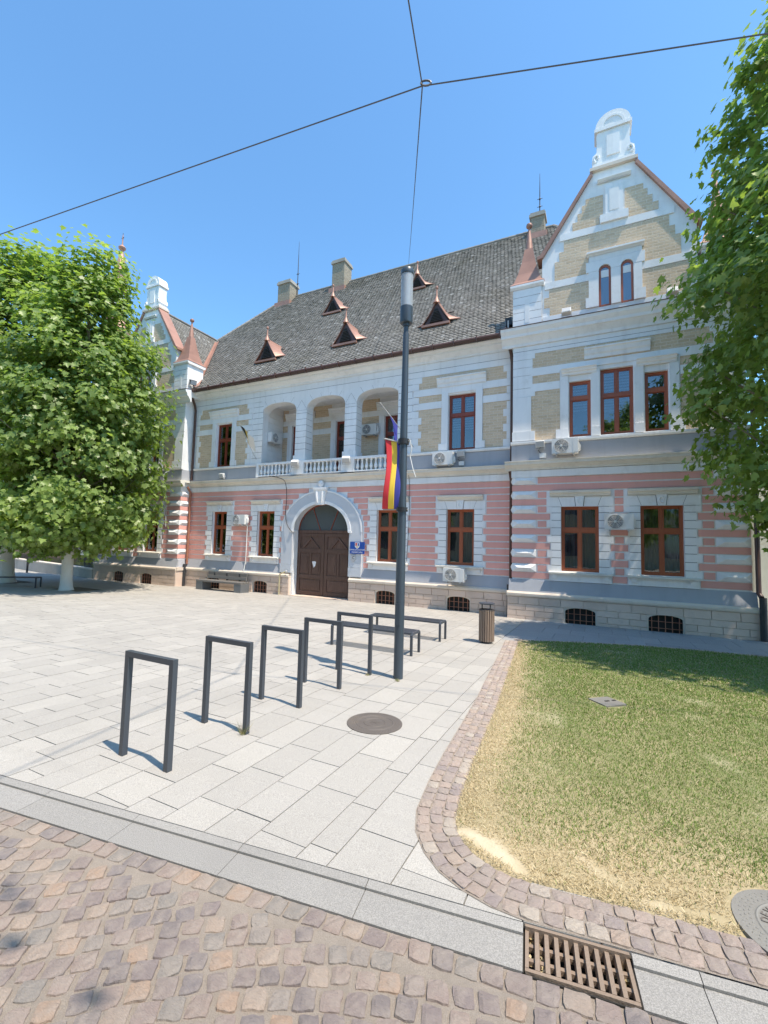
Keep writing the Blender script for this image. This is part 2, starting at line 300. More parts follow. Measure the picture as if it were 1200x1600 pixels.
class MB:
    def __init__(s): s.v = []; s.f = []; s.r = []
    def add(s, vs, fs, r=0.0):
        n = len(s.v); s.v += [tuple(v) for v in vs]; s.f += [tuple(i + n for i in f) for f in fs]; s.r += [r] * len(fs); return s
    def box(s, x0, x1, y0, y1, z0, z1, r=0.0):
        if x0 > x1: x0, x1 = x1, x0
        return s.add([(x0, y0, z0), (x1, y0, z0), (x1, y1, z0), (x0, y1, z0), (x0, y0, z1), (x1, y0, z1), (x1, y1, z1), (x0, y1, z1)],
                     [(3, 2, 1, 0), (4, 5, 6, 7), (0, 1, 5, 4), (1, 2, 6, 5), (2, 3, 7, 6), (3, 0, 4, 7)], r)
    def prism(s, poly, y0, y1, r=0.0):             # poly in (x,z), extruded along y
        n = len(poly)
        return s.add([(x, y0, z) for x, z in poly] + [(x, y1, z) for x, z in poly],
                     [tuple(range(n)), tuple(range(2 * n - 1, n - 1, -1))] + [(i, (i + 1) % n, n + (i + 1) % n, n + i) for i in range(n)], r)
    def prismz(s, poly, zf0, zf1, r=0.0):          # poly in (x,y); zf(x,y)
        n = len(poly)
        return s.add([(x, y, zf0(x, y)) for x, y in poly] + [(x, y, zf1(x, y)) for x, y in poly],
                     [tuple(range(n - 1, -1, -1)), tuple(range(n, 2 * n))] + [(i, (i + 1) % n, n + (i + 1) % n, n + i) for i in range(n)], r)
    def profile(s, prof, x0, x1, r=0.0):           # prof in (y,z) extruded along x
        n = len(prof)
        return s.add([(x0, y, z) for y, z in prof] + [(x1, y, z) for y, z in prof],
                     [tuple(range(n)), tuple(range(2 * n - 1, n - 1, -1))] + [(i, (i + 1) % n, n + (i + 1) % n, n + i) for i in range(n)], r)
    def tube(s, pts, rad, n=8, cap=True, r=0.0):
        pts = [Vector(p) for p in pts]; rads = rad if isinstance(rad, (list, tuple)) else [rad] * len(pts)
        vs = []; up = None
        for i, p in enumerate(pts):
            d = (pts[min(i + 1, len(pts) - 1)] - pts[max(i - 1, 0)]).normalized()
            if up is None: up = d.orthogonal().normalized()
            a = (up - d * up.dot(d)); a = a.normalized() if a.length > 1e-6 else d.orthogonal().normalized(); up = a
            b = d.cross(a)
            vs += [p + (a * math.cos(2 * math.pi * k / n) + b * math.sin(2 * math.pi * k / n)) * rads[i] for k in range(n)]
        fs = [(i * n + k, i * n + (k + 1) % n, (i + 1) * n + (k + 1) % n, (i + 1) * n + k) for i in range(len(pts) - 1) for k in range(n)]
        if cap: fs += [tuple(range(n - 1, -1, -1)), tuple((len(pts) - 1) * n + k for k in range(n))]
        return s.add(vs, fs, r)
    def lathe(s, prof, c, n=20, sq=False, axis='z', r=0.0):     # prof: (radius, height)
        vs = []
        off = math.pi / 4 if sq else 0.0
        for rad, h in prof:
            for k in range(n):
                a = 2 * math.pi * k / n + off; rr = rad * (math.sqrt(2) if sq else 1)
                if axis == 'z': vs.append((c[0] + rr * math.cos(a), c[1] + rr * math.sin(a), c[2] + h))
                else: vs.append((c[0] + rr * math.cos(a), c[1] - h, c[2] + rr * math.sin(a)))
        m = len(prof)
        fs = [(i * n + k, i * n + (k + 1) % n, (i + 1) * n + (k + 1) % n, (i + 1) * n + k) for i in range(m - 1) for k in range(n)]
        fs += [tuple(range(n - 1, -1, -1)), tuple((m - 1) * n + k for k in range(n))]
        return s.add(vs, fs, r)
    def mesh(s, name, mat, smooth=False, recalc=True):
        me = bpy.data.meshes.new(name); me.from_pydata(s.v, [], s.f); me.materials.append(MATS[mat])
        if any(s.r):
            at = me.attributes.new('rnd', 'FLOAT', 'FACE'); at.data.foreach_set('value', s.r)
        if recalc:
            bm = bmesh.new(); bm.from_mesh(me); bmesh.ops.recalc_face_normals(bm, faces=bm.faces); bm.to_mesh(me); bm.free()
        if smooth:
            me.shade_smooth()
            if hasattr(me, 'set_sharp_from_angle'): me.set_sharp_from_angle(angle=R(38))
        return me
    def build(s, name, mat, parent=None, local=False, smooth=False, kind=None, label=None):
        o = bpy.data.objects.new(name, s.mesh(name, mat, smooth)); link(o, parent, local)
        if kind: o['kind'] = kind
        if label: o['label'] = label
        return o
MIR = [False]
def mx(x): return -19.17 - x if MIR[0] else x
def B(name, parent, mat, x0, x1, y0, y1, z0, z1):
    return MB().box(mx(x0), mx(x1), y0, y1, z0, z1).build(name, mat, parent)
def PRI(name, parent, mat, poly, y0, y1, smooth=False):
    return MB().prism([(mx(x), z) for x, z in poly], y0, y1).build(name, mat, parent, smooth=smooth)
def PROF(name, parent, mat, prof, x0, x1):
    return MB().profile(prof, mx(x0), mx(x1)).build(name, mat, parent)

def gz(x, y):
    return 0.0024 * max(-45.0, min(12.0, x)) - 0.0279 * max(-18.0, min(0.0, y))
def kerb_y(x): return -11.765 + 0.1385 * x           # plaza side top edge of the kerb

# ------------------------------------------------------------------ the ground
def grid_sheet(name, xs, ys, zf, mat):
    nx, ny = len(xs), len(ys)
    vs = [(x, y, zf(x, y)) for y in ys for x in xs]
    fs = [(j * nx + i, j * nx + i + 1, (j + 1) * nx + i + 1, (j + 1) * nx + i) for j in range(ny - 1) for i in range(nx - 1)]
    o = MB().add(vs, fs).build(name, mat); o['kind'] = 'structure'; return o
grid_sheet('ground', [-400, -120, -60, -45, -30, -15, 0, 12, 40, 120, 400], [-400, -100, -40, -18, -12, -8, -4, 0, 20, 60, 150, 400],
           lambda x, y: gz(x, y) - 0.12, 'far_ground')

# lawn outline (measured on the ground)
OUT = [(-1.80, -4.40), (-1.66, -5.7), (-1.55, -6.8), (-1.45, -7.8), (-1.37, -8.56), (-1.29, -9.58), (-1.24, -10.27), (-1.19, -10.79), (-1.13, -11.2), (-1.05, -11.42), (-0.93, -11.58), (-0.80, -11.69),
       (-0.65, -11.76), (-0.50, -11.795), (-0.33, -11.800), (0.11, -11.742), (0.60, -11.674), (1.2, -11.592), (2.5, -11.412), (6.5, -10.858)]
def offset_poly(pts, d):
    out = []
    for i, p in enumerate(pts):
        a = Vector(pts[max(i - 1, 0)]); b = Vector(pts[min(i + 1, len(pts) - 1)])
        t = (b - a).normalized(); n = Vector((-t.y, t.x)); q = Vector(p) + n * d; out.append((q.x, q.y))
    return out
INN = offset_poly(OUT, 0.265)
BACK = [(6.5, -2.75), (4.5, -2.85), (2.95, -3.03), (1.8, -3.13), (0.8, -3.32), (-0.3, -3.72), (-1.0, -4.05), (-1.53, -4.32)]
LAWN = INN + BACK
def inpoly(x, y, poly):
    x = np.asarray(x); y = np.asarray(y); ins = np.zeros(x.shape, bool); n = len(poly); j = n - 1
    for i in range(n):
        xi, yi = poly[i]; xj, yj = poly[j]
        if yi != yj:
            c = ((yi > y) != (yj > y)) & (x < (xj - xi) * (y - yi) / (yj - yi) + xi); ins ^= c
        j = i
    return ins
def dist_poly(x, y, pts):
    d = np.full(np.shape(x), 1e9)
    for (ax, ay), (bx, by) in zip(pts[:-1], pts[1:]):
        ex, ey = bx - ax, by - ay; t = np.clip(((x - ax) * ex + (y - ay) * ey) / (ex * ex + ey * ey), 0, 1)
        d = np.minimum(d, np.hypot(x - ax - t * ex, y - ay - t * ey))
    return d

# plaza of granite pavers: courses run square to the facade
plaza_base = grid_sheet('plaza', [-46, -30, -20, -10, -4, -0.4, 0.4, 6.5], [-1, -0.8, -0.6, -0.4, -0.2, -0.02], lambda x, y: 0, 'mortar')
me = plaza_base.data
for v in me.vertices:
    f = -v.co.y
    y0 = kerb_y(v.co.x) + 0.03; y = y0 * f if v.co.y > -0.99 else y0
    v.co = (v.co.x, y + (0.1 if v.co.y > -0.05 else 0), 0); v.co.z = gz(v.co.x, v.co.y) - 0.014
def clip_half(poly, a, b, c):                                  # keep a*x+b*y+c >= 0
    out = []
    for i in range(len(poly)):
        p, q = poly[i], poly[(i + 1) % len(poly)]; dp = a * p[0] + b * p[1] + c; dq = a * q[0] + b * q[1] + c
        if dp >= 0: out.append(p)
        if (dp >= 0) != (dq >= 0):
            t = dp / (dp - dq); out.append((p[0] + t * (q[0] - p[0]), p[1] + t * (q[1] - p[1])))
    return out
ztop = lambda dz: (lambda x, y: gz(x, y) + dz)
pavers = []
xedge = -1.37; cols = []
x = -0.9
fixed = [0.19, 0.34, 0.28, 0.31, 0.24, 0.36, 0.29, 0.33]
edges = [0.40, 0.0, -0.34, -0.62, -1.0, -1.37, -1.56, -1.90, -2.19]
xx = -2.19; i = 0
while xx > -44:
    xx -= rng.choice([0.27, 0.30, 0.33, 0.36, 0.22]); edges.append(xx)
lx0 = OUT[0][0]
for xr, xl in zip(edges[:-1], edges[1:]):
    y = kerb_y(xl) - 0.05 - rng.random() * 0.5
    yend = 0.0 if xl > -24 else 6.0
    while y < -0.12:
        ln = rng.choice([0.42, 0.50, 0.56, 0.62, 0.36]); y1 = min(y + ln, -0.10)
        cx, cy = (xl + xr) / 2, (y + y1) / 2
        inside = (bool(inpoly(cx, cy, LAWN)) and float(dist_poly(np.array([cx]), np.array([cy]), INN)[0]) > .4) or (cy > -4.4 and cx > -1.75 and cy < -0.1)
        if not inside:
            g = 0.0035
            poly = [(xl + g, y + g), (xr - g, y + g), (xr - g, y1 - g), (xl + g, y1 - g)]
            poly = clip_half(poly, -0.1385, 1.0, 11.765 - 0.004)
            if len(poly) >= 3: pavers.append((math.hypot(cx, cy + 14.141), poly, rng.random()))
        y = y1
# apron of larger grey slabs along the right wing
grey = []
for r_, (ya, yb) in enumerate([(-4.3, -3.55), (-3.55, -2.75), (-2.75, -1.95), (-1.95, -1.15), (-1.15, -0.66)]):
    xg = -1.86 + 0.3 * (r_ % 2)
    xa = -1.896
    while xa < 6.4:
        xb = min(xg + 0.62, 6.5); 
        grey.append((math.hypot((xa + xb) / 2, (ya + yb) / 2 + 14.141), [(xa + .004, ya + .004), (xb - .004, ya + .004), (xb - .004, yb - .004), (xa + .004, yb - .004)], rng.random()))
        xa = xb; xg = xb
pavers.sort(key=lambda t: t[0])
def visible(p):
    x_, y_ = p[1][0]; return True
rest = MB()
for k, (d, poly, r_) in enumerate(pavers):
    h = rng.uniform(-0.0015, 0.0015)
    if k < 290: MB().prismz(poly, ztop(-0.03), ztop(h)).build('paver', 'paver', plaza_base)
    else: rest.prismz(poly, ztop(-0.03), ztop(h), r_ + 0.01)
rest.build('far_pavers', 'paver', plaza_base, kind='stuff')
apron = grid_sheet('sidewalk', [-1.90, 1, 3, 6.6], [-4.4, -3.4, -2, -1, -0.6], lambda x, y: gz(x, y) - 0.012, 'mortar')
for d, poly, r_ in grey: MB().prismz(poly, ztop(-0.03), ztop(0.001 + rng.uniform(-.001, .001))).build('slab', 'paver_grey', apron)

# kerb, gutter slabs, road
kd = Vector((1, 0.1385, 0)).normalized(); kn = Vector((-kd.y, kd.x, 0))
ROADZ = -0.030
def kpt(s_, n_): p = Vector((0, -11.765, 0)) + kd * s_ + kn * n_; return p.x, p.y
kerb_o = thing('kerb', 'line of pale grey kerb stones edging the plaza', 'kerb', (0, 0, 0), kind='structure'); del kerb_o['category']; del kerb_o['label']
gut_o = thing('gutter', 'gutter', 'gutter', (0, 0, 0), kind='structure'); del gut_o['category']; del gut_o['label']
s_ = -30.0; offs = 0.0
joints = [-30 + 0.79 * i for i in range(60)]
GR0, GR1 = -0.335, 0.115                                        # drain grate along the kerb
def kslab(a, b, n0, n1, z0, z1, name, mat, par):
    poly = [kpt(a, n0), kpt(b, n0), kpt(b, n1), kpt(a, n1)]
    return MB().prismz(poly, ztop(-0.16), lambda x, y: gz(x, y) + (z0 if ((Vector((x, y, 0)) - Vector((0, -11.765, 0))).dot(kn) < (n0 + n1) / 2) else z1)).build(name, mat, par)
js = sorted([GR0 - 0.004 - 0.79 * i for i in range(20)] + [GR1 + 0.004 + 0.26] + [GR1 + 0.004 + 0.26 + 0.79 * i for i in range(1, 9)])
segs = []
for a, b in zip(js[:-1], js[1:]):
    if a < GR0 and b > GR1: segs.append((GR1 + 0.004, b))
    else: segs.append((a, b))
for a, b in segs:
    kslab(a + .002, b - .002, -0.052, -0.003, -0.010, 0.000, 'kerb_stone', 'kerb', kerb_o)
    kslab(a + .002, b - .002, -0.235, -0.0535, ROADZ + 0.002, ROADZ + 0.008, 'gutter_slab', 'kerb', gut_o)
def rz_(x, y): return gz(x, y) + ROADZ
road = grid_sheet('road', [-1], [-1], lambda x, y: 0, 'road_bed') if False else None
vs = []; fs = []
NX = 120; NY = 22
for j in range(NY):
    for i in range(NX):
        a = -34 + 44 * i / (NX - 1); n_ = -0.237 - (0.0 if j == 0 else 14 * (j / (NY - 1)) ** 2)
        x_, y_ = kpt(a, n_); vs.append((x_, y_, rz_(x_, y_) - 0.008 + 0.003 * mnoise.noise(Vector((x_ * 5, y_ * 5, 0)))))
fs = [(j * NX + i, (j + 1) * NX + i, (j + 1) * NX + i + 1, j * NX + i + 1) for j in range(NY - 1) for i in range(NX - 1)]
road = MB().add(vs, fs).build('road', 'road_bed'); road['kind'] = 'structure'

def cobble_mesh(k):
    r_ = random.Random(100 + k); n = 7; vs = []
    jit = [r_.uniform(-.06, .06) for _ in range(8)]
    for j in range(n):
        for i in range(n):
            u, v = i / (n - 1) * 2 - 1, j / (n - 1) * 2 - 1; e = max(abs(u), abs(v))
            if e > .01:                                     # square rings turned into rounded squares
                a = math.atan2(v, u); sq = 1 / max(abs(math.cos(a)), abs(math.sin(a))); p = 12.0
                rr_ = (abs(math.cos(a)) ** p + abs(math.sin(a)) ** p) ** (-1 / p)
                rr_ *= 1 + .05 * math.sin(2 * a + k) + .045 * math.sin(3 * a + 2.1 * k) + .03 * math.sin(5 * a + 1.3 * k)
                lev = {1: .55, 2: .93, 3: 1.0}[round(e * 3)]
                x_, y_ = math.cos(a) * rr_ * lev, math.sin(a) * rr_ * lev
            else: x_ = y_ = 0.0
            z = {0: .020, 1: .0185, 2: .014, 3: -.028}[round(e * 3)] + (r_.uniform(-.003, .003) if e < .9 else 0)
            vs.append((x_ * .5, y_ * .5, z))
    fs = [(j * n + i, j * n + i + 1, (j + 1) * n + i + 1, (j + 1) * n + i) for j in range(n - 1) for i in range(n - 1)]
    return vs, fs
CV = [cobble_mesh(k) for k in range(9)]
def cob_place(lst, parent, mat, limit, name, zf, flat=1.0):
    meshes = [MB().add(*c).mesh(name, mat, smooth=False, recalc=False) for c in CV]
    lst.sort(key=lambda t: math.hypot(t[0] + 0.9, t[1] + 13.2))
    restm = MB()
    for k, (x_, y_, ang, sx, sy) in enumerate(lst):
        vi = rng.randrange(9); z = zf(x_, y_) + rng.uniform(-.003, .003)
        if k < limit:
            o = bpy.data.objects.new(name, meshes[vi]); link(o, parent)
            o.location = (x_, y_, z); o.rotation_euler = (rng.uniform(-.03, .03), rng.uniform(-.03, .03) , ang + rng.choice([0, 1, 2, 3]) * math.pi / 2 * (1 if abs(sx - sy) < 1e-6 else 0))
            o.scale = (sx, sy, flat)
        else:
            ca, sa = math.cos(ang), math.sin(ang)
            restm.add([(x_ + (vx * sx) * ca - (vy * sy) * sa, y_ + (vx * sx) * sa + (vy * sy) * ca, z + vz * flat) for vx, vy, vz in CV[vi][0]], CV[vi][1], rng.random() + 0.01)
    if restm.v: restm.build('far_cobbles' if name == 'cobblestone' else 'far_border_setts', mat, parent, kind='stuff')
cob = []
th = R(27); ct, st_ = math.cos(th), math.sin(th); pitch = 0.100
for i in range(-80, 68):
    for j in range(-80, 46):
        u_, v_ = i * pitch + (0.5 * pitch if False else 0), j * pitch * 0.98
        v2 = v_ + 0.15 * math.sin(u_ * 1.7 + 0.6) + 0.004 * rng.uniform(-1, 1)
        u2 = u_ + 0.03 * math.sin(v_ * 2.3) + (0.5 * pitch if j % 2 else 0) * 0.55
        x_ = -1.6 + u2 * ct - v2 * st_ + rng.uniform(-.006, .006); y_ = -12.8 + u2 * st_ + v2 * ct + rng.uniform(-.006, .006)
        n_ = (Vector((x_, y_, 0)) - Vector((0, -11.765, 0))).dot(kn)
        if -1.8 < n_ < -0.385 and -8 < x_ < 3.5:
            ang = th + math.atan(0.255 * math.cos(u_ * 1.7 + 0.6)) + rng.uniform(-.13, .13)
            s1 = pitch * rng.uniform(0.80, 0.95); cob.append((x_, y_, ang, s1, s1))
sk = -8.0
while sk < 3.4:
    stp = rng.uniform(.098, .122); x_, y_ = kpt(sk + stp / 2, -.293); cob.append((x_, y_, math.atan(.1385) + rng.uniform(-.06, .06), stp * .93, .104 * rng.uniform(.92, 1.02))); sk += stp
cob_place(cob, road, 'cobble', 295, 'cobblestone', lambda x, y: rz_(x, y) - 0.011, 0.75)

# cobble border round the lawn, three courses of setts
border = thing('lawn_edging', 'edge', 'edge', (0, 0, 0), kind='structure'); del border['category']; del border['label']
bm_ = MB(); o1, i1 = offset_poly(OUT, -0.004), INN
n = len(OUT)
bm_.add([(x_, y_, gz(x_, y_) + 0.002) for x_, y_ in o1] + [(x_, y_, gz(x_, y_) + 0.002) for x_, y_ in i1], [(k, k + 1, n + k + 1, n + k) for k in range(n - 1)])
bm_.build('edging_bed', 'road_bed', border)
def walk(pts, step_f):
    seg = 0; pos_ = Vector(pts[0]); out = []
    acc = 0.0; P_ = [Vector(p) for p in pts]; lens = [(P_[k + 1] - P_[k]).length for k in range(len(P_) - 1)]; tot = sum(lens)
    s0 = 0.0
    while s0 < tot:
        st = step_f(); m = s0 + st / 2
        if m > tot: break
        q = m; k = 0
        while q > lens[k]: q -= lens[k]; k += 1
        d = (P_[k + 1] - P_[k]).normalized(); p = P_[k] + d * q
        out.append((p.x, p.y, math.atan2(d.y, d.x), st)); s0 += st
    return out
setts = []
for c_ in range(3):
    for x_, y_, ang, st in walk(offset_poly(OUT, 0.046 + c_ * 0.087), lambda: rng.uniform(0.078, 0.108)):
        if x_ < 3.2: setts.append((x_ + rng.uniform(-.003, .003), y_, ang + rng.uniform(-.05, .05), st * 0.95, 0.086 * rng.uniform(.94, 1.0)))
BK = BACK[::-1]; BK[0] = (-1.60, -4.30)
bb = offset_poly(BK, 0.19); n = len(BK)
MB().add([(x_, y_, gz(x_, y_) + 0.002) for x_, y_ in BK] + [(x_, y_, gz(x_, y_) + 0.002) for x_, y_ in bb], [(k, k + 1, n + k + 1, n + k) for k in range(n - 1)]).build('edging_bed', 'road_bed', border)
for c_ in range(2):
    for x_, y_, ang, st in walk(offset_poly(BK, 0.05 + c_ * 0.088), lambda: rng.uniform(0.08, 0.11)):
        setts.append((x_, y_, ang + rng.uniform(-.05, .05), st * 0.93, 0.082))
cob_place(setts, border, 'cobble_border', 295, 'sett', lambda x, y: gz(x, y) - 0.004, 0.9)

# lawn sheet and grass
nx = 90; gx_ = np.linspace(-1.9, 6.5, nx); gy_ = np.linspace(-11.75, -2.7, nx)
XX, YY = np.meshgrid(gx_, gy_)
ins = inpoly(XX, YY, LAWN)
def fbm(x, y, s, o=(0, 0)):
    return np.array([mnoise.fractal(Vector((a * s + o[0], b * s + o[1], 3.7)), 1.0, 2.0, 4) for a, b in zip(np.ravel(x), np.ravel(y))]).reshape(np.shape(x))
lawn = MB(); sand = []
poly3 = [(x_, y_, gz(x_, y_) + 0.006) for x_, y_ in LAWN]
me = bpy.data.meshes.new('lawn'); bm = bmesh.new()
f0 = bm.faces.new([bm.verts.new(p) for p in poly3]); 
for k in range(-19, 66):
    bmesh.ops.bisect_plane(bm, geom=bm.verts[:] + bm.edges[:] + bm.faces[:], plane_co=(k * 0.1, 0, 0), plane_no=(1, 0, 0))
for k in range(-118, -27):
    bmesh.ops.bisect_plane(bm, geom=bm.verts[:] + bm.edges[:] + bm.faces[:], plane_co=(0, k * 0.1, 0), plane_no=(0, 1, 0))
vx = np.array([v.co.x for v in bm.verts]); vy = np.array([v.co.y for v in bm.verts])
de = dist_poly(vx, vy, INN); nz = fbm(vx, vy, 2.2)
def sandf(x, y, de, nz):
    def blob(ax, ay, bx, by, w_, k): return k * np.exp(-(dist_poly(x, y, [(ax, ay), (bx, by)]) / w_) ** 2)
    t = blob(-0.76, -11.28, -0.40, -11.46, .055, 1.5) + blob(0.22, -11.385, 0.56, -11.335, .035, 1.4) + blob(-0.08, -11.2, 0.08, -11.32, .06, 1.0)
    return np.clip(t * 1.2 + nz * 0.8 - 0.35, 0, 1)
sv = sandf(vx, vy, de, nz)
for v, nzv, dv in zip(bm.verts, nz, de): v.co.z = gz(v.co.x, v.co.y) + min(0.014, 0.0005 + 0.12 * float(dv)) + 0.005 * float(nzv) * min(1, float(dv) * 6)
bm.to_mesh(me); bm.free(); me.materials.append(MATS['lawn_ground'])
at = me.attributes.new('sand', 'FLOAT', 'POINT'); at.data.foreach_set('value', sv.astype(np.float32))
lush = np.clip((de - .15) / .6, 0, 1) * np.clip((vy + 11.1) / 1.2, 0, 1) * np.clip(.75 + .5 * nz, 0, 1)
me.attributes.new('lush', 'FLOAT', 'POINT').data.foreach_set('value', lush.astype(np.float32))
lo = bpy.data.objects.new('lawn', me); link(lo); lo['kind'] = 'structure'

def make_grass():
    N = 300000
    # density falls with distance from the camera
    x = nr.uniform(-1.8, 6.2, N * 3); y = nr.uniform(-11.6, -2.8, N * 3)
    d = np.hypot(x, y + 14.14); keep = nr.random(N * 3) < np.clip((3.4 / d) ** 1.35, 0.0, 1.0); x, y = x[keep], y[keep]
    k2 = inpoly(x, y, LAWN); x, y = x[k2], y[k2]
    vis = (x < (y + 14.14) * 0.62 + 0.15) | (nr.random(len(x)) < 0.45); x, y = x[vis], y[vis]
    # patch fields from a coarse table (fast)
    gxs = np.linspace(-2, 6.4, 85); gys = np.linspace(-11.8, -2.6, 93)
    GX, GY = np.meshgrid(gxs, gys); T1 = fbm(GX, GY, 0.8); T2 = fbm(GX, GY, 3.0, (5, 1)); 
    ii = np.clip(((x + 2) / 8.4 * 84).astype(int), 0, 84); jj = np.clip(((y + 11.8) / 9.2 * 92).astype(int), 0, 92)
    t1 = T1[jj, ii]; t2 = T2[jj, ii]
    de = dist_poly(x, y, INN); sd = np.maximum(sandf(x, y, de, t2), ((np.hypot(x - .085, y + 7.91) < .21) | (np.hypot(x - .885, y + 11.27) < .31)).astype(float))
    k3 = nr.random(len(x)) > sd * 1.1; x, y, t1, t2, de = [a[k3] for a in (x, y, t1, t2, de)]
    g = 0.60 + 0.70 * np.clip((de - 0.22) / 0.5, 0, 1) * (0.75 + 0.5 * t1) + 0.22 * t2 + 0.28 * np.clip((y + 7.4) / 2.2, 0, 1) - 0.40 * np.clip((-10.2 - y) / 1.0, 0, 1) - 0.30 * np.exp(-((y + 8.9) / 1.0) ** 2) * (0.5 + t1)
    edge = np.clip(1 - de / 0.34, 0, 1); g -= 0.85 * edge
    green = (nr.random(len(x)) < np.clip(g, 0.03, 0.92)).astype(np.float32)
    n = len(x); h = nr.uniform(0.008, 0.024, n) * np.where(green > 0.5, 1.15, 0.85); wd = nr.uniform(0.0016, 0.0032, n)
    dd = np.hypot(x, y + 14.14); wd *= np.clip(dd / 4.0, 1, 2.6); h *= np.clip(dd / 5.0, 1, 1.25)
    a = nr.uniform(0, 2 * np.pi, n); lean = np.where(green > 0.5, nr.uniform(0.2, 1.1, n), nr.uniform(0.7, 2.2, n))
    zb = np.array([gz(p, q) for p, q in zip(x, y)]) + 0.011
    ca, sa = np.cos(a), np.sin(a); b = a + nr.uniform(-1.3, 1.3, n); lx, ly = np.cos(b) * lean * h, np.sin(b) * lean * h
    V = np.empty((n, 4, 3), np.float32)
    V[:, 0] = np.stack([x - ca * wd, y - sa * wd, zb], 1); V[:, 1] = np.stack([x + ca * wd, y + sa * wd, zb], 1)
    V[:, 2] = np.stack([x + lx * .55 + ca * wd * .8, y + ly * .55 + sa * wd * .8, zb + h * .75], 1); V[:, 3] = np.stack([x + lx, y + ly, zb + h], 1)
    me = bpy.data.meshes.new('grass'); me.vertices.add(n * 4); me.vertices.foreach_set('co', V.ravel())
    me.loops.add(n * 4); me.loops.foreach_set('vertex_index', np.arange(n * 4, dtype=np.int32)); me.polygons.add(n)
    me.polygons.foreach_set('loop_start', np.arange(0, n * 4, 4, dtype=np.int32)); me.update(calc_edges=True)
    for nm, arr in (('green', green), ('rnd', nr.random(n).astype(np.float32))):
        me.attributes.new(nm, 'FLOAT', 'FACE').data.foreach_set('value', arr)
    me.materials.append(MATS['grass'])
    o = bpy.data.objects.new('grass', me); link(o); tag(o, 'short patchy lawn grass, straw dry at the cobbled edge and greener behind', 'grass', kind='stuff')
make_grass()
# ------------------------------------------------------------------ the town hall
PJ = 0.516                                                     # projection of the wings
hall = thing('town_hall', 'two-storey pink striped and beige brick public building with gabled wings and steep tiled roof', 'building', (-9.585, 0, -0.06))
def wall_holes(mb, x0, x1, z0, z1, y0, y1, holes):
    xs = sorted({x0, x1, *[h[0] for h in holes], *[h[1] for h in holes]}); zs = sorted({z0, z1, *[h[2] for h in holes], *[h[3] for h in holes]})
    xs = [a for a in xs if x0 <= a <= x1]; zs = [a for a in zs if z0 <= a <= z1]
    nX, nZ = len(xs) - 1, len(zs) - 1
    sol = [[not any(h[0] < (xs[i] + xs[i + 1]) / 2 < h[1] and h[2] < (zs[j] + zs[j + 1]) / 2 < h[3] for h in holes) for i in range(nX)] for j in range(nZ)]
    S = lambda i, j: 0 <= i < nX and 0 <= j < nZ and sol[j][i]
    for j in range(nZ):
        for i in range(nX):
            if not sol[j][i]: continue
            a, b, c, d = mx(xs[i]), mx(xs[i + 1]), zs[j], zs[j + 1]
            mb.add([(a, y0, c), (b, y0, c), (b, y0, d), (a, y0, d)], [(0, 1, 2, 3)]); mb.add([(a, y1, c), (b, y1, c), (b, y1, d), (a, y1, d)], [(3, 2, 1, 0)])
            if not S(i - 1, j): mb.add([(a, y0, c), (a, y1, c), (a, y1, d), (a, y0, d)], [(0, 1, 2, 3)])
            if not S(i + 1, j): mb.add([(b, y0, c), (b, y1, c), (b, y1, d), (b, y0, d)], [(3, 2, 1, 0)])
            if not S(i, j - 1): mb.add([(a, y0, c), (b, y0, c), (b, y1, c), (a, y1, c)], [(0, 1, 2, 3)])
            if not S(i, j + 1): mb.add([(a, y0, d), (b, y0, d), (b, y1, d), (a, y1, d)], [(3, 2, 1, 0)])
def build_wall(name, mat, par, *args):
    mb = MB(); wall_holes(mb, *args)
    me = bpy.data.meshes.new(name); me.from_pydata(mb.v, [], mb.f); me.materials.append(MATS[mat])
    bm = bmesh.new(); bm.from_mesh(me); bmesh.ops.remove_doubles(bm, verts=bm.verts, dist=1e-5); bmesh.ops.recalc_face_normals(bm, faces=bm.faces); bm.to_mesh(me); bm.free()
    return link(bpy.data.objects.new(name, me), par)
def arc_pts(xc, a, z0, b, n=16, p=2.0):
    out = []
    for k in range(n + 1):
        t = math.pi * k / n; c, s = math.cos(t), math.sin(t)
        out.append((xc - a * math.copysign(abs(c) ** (2 / p), c), z0 + b * abs(s) ** (2 / p)))
    return out
def spandrel(mb, xc, a, z0, b, ztop_, y0, y1, p=2.0, n=16):    # solid above an arch inside the rectangle
    pts = arc_pts(xc, a, z0, b, n, p)
    for (xa, za), (xb, zb) in zip(pts[:-1], pts[1:]):
        mb.prism([(mx(xa), za), (mx(xb), zb), (mx(xb), ztop_), (mx(xa), ztop_)], y0, y1)
def ring(mb, xc, a0, b0, a1, b1, z0, y0, y1, n=28, p=2.0):
    P0, P1 = arc_pts(xc, a0, z0, b0, n, p), arc_pts(xc, a1, z0, b1, n, p)
    for k in range(n): mb.prism([(mx(P0[k][0]), P0[k][1]), (mx(P0[k + 1][0]), P0[k + 1][1]), (mx(P1[k + 1][0]), P1[k + 1][1]), (mx(P1[k][0]), P1[k][1])], y0, y1)

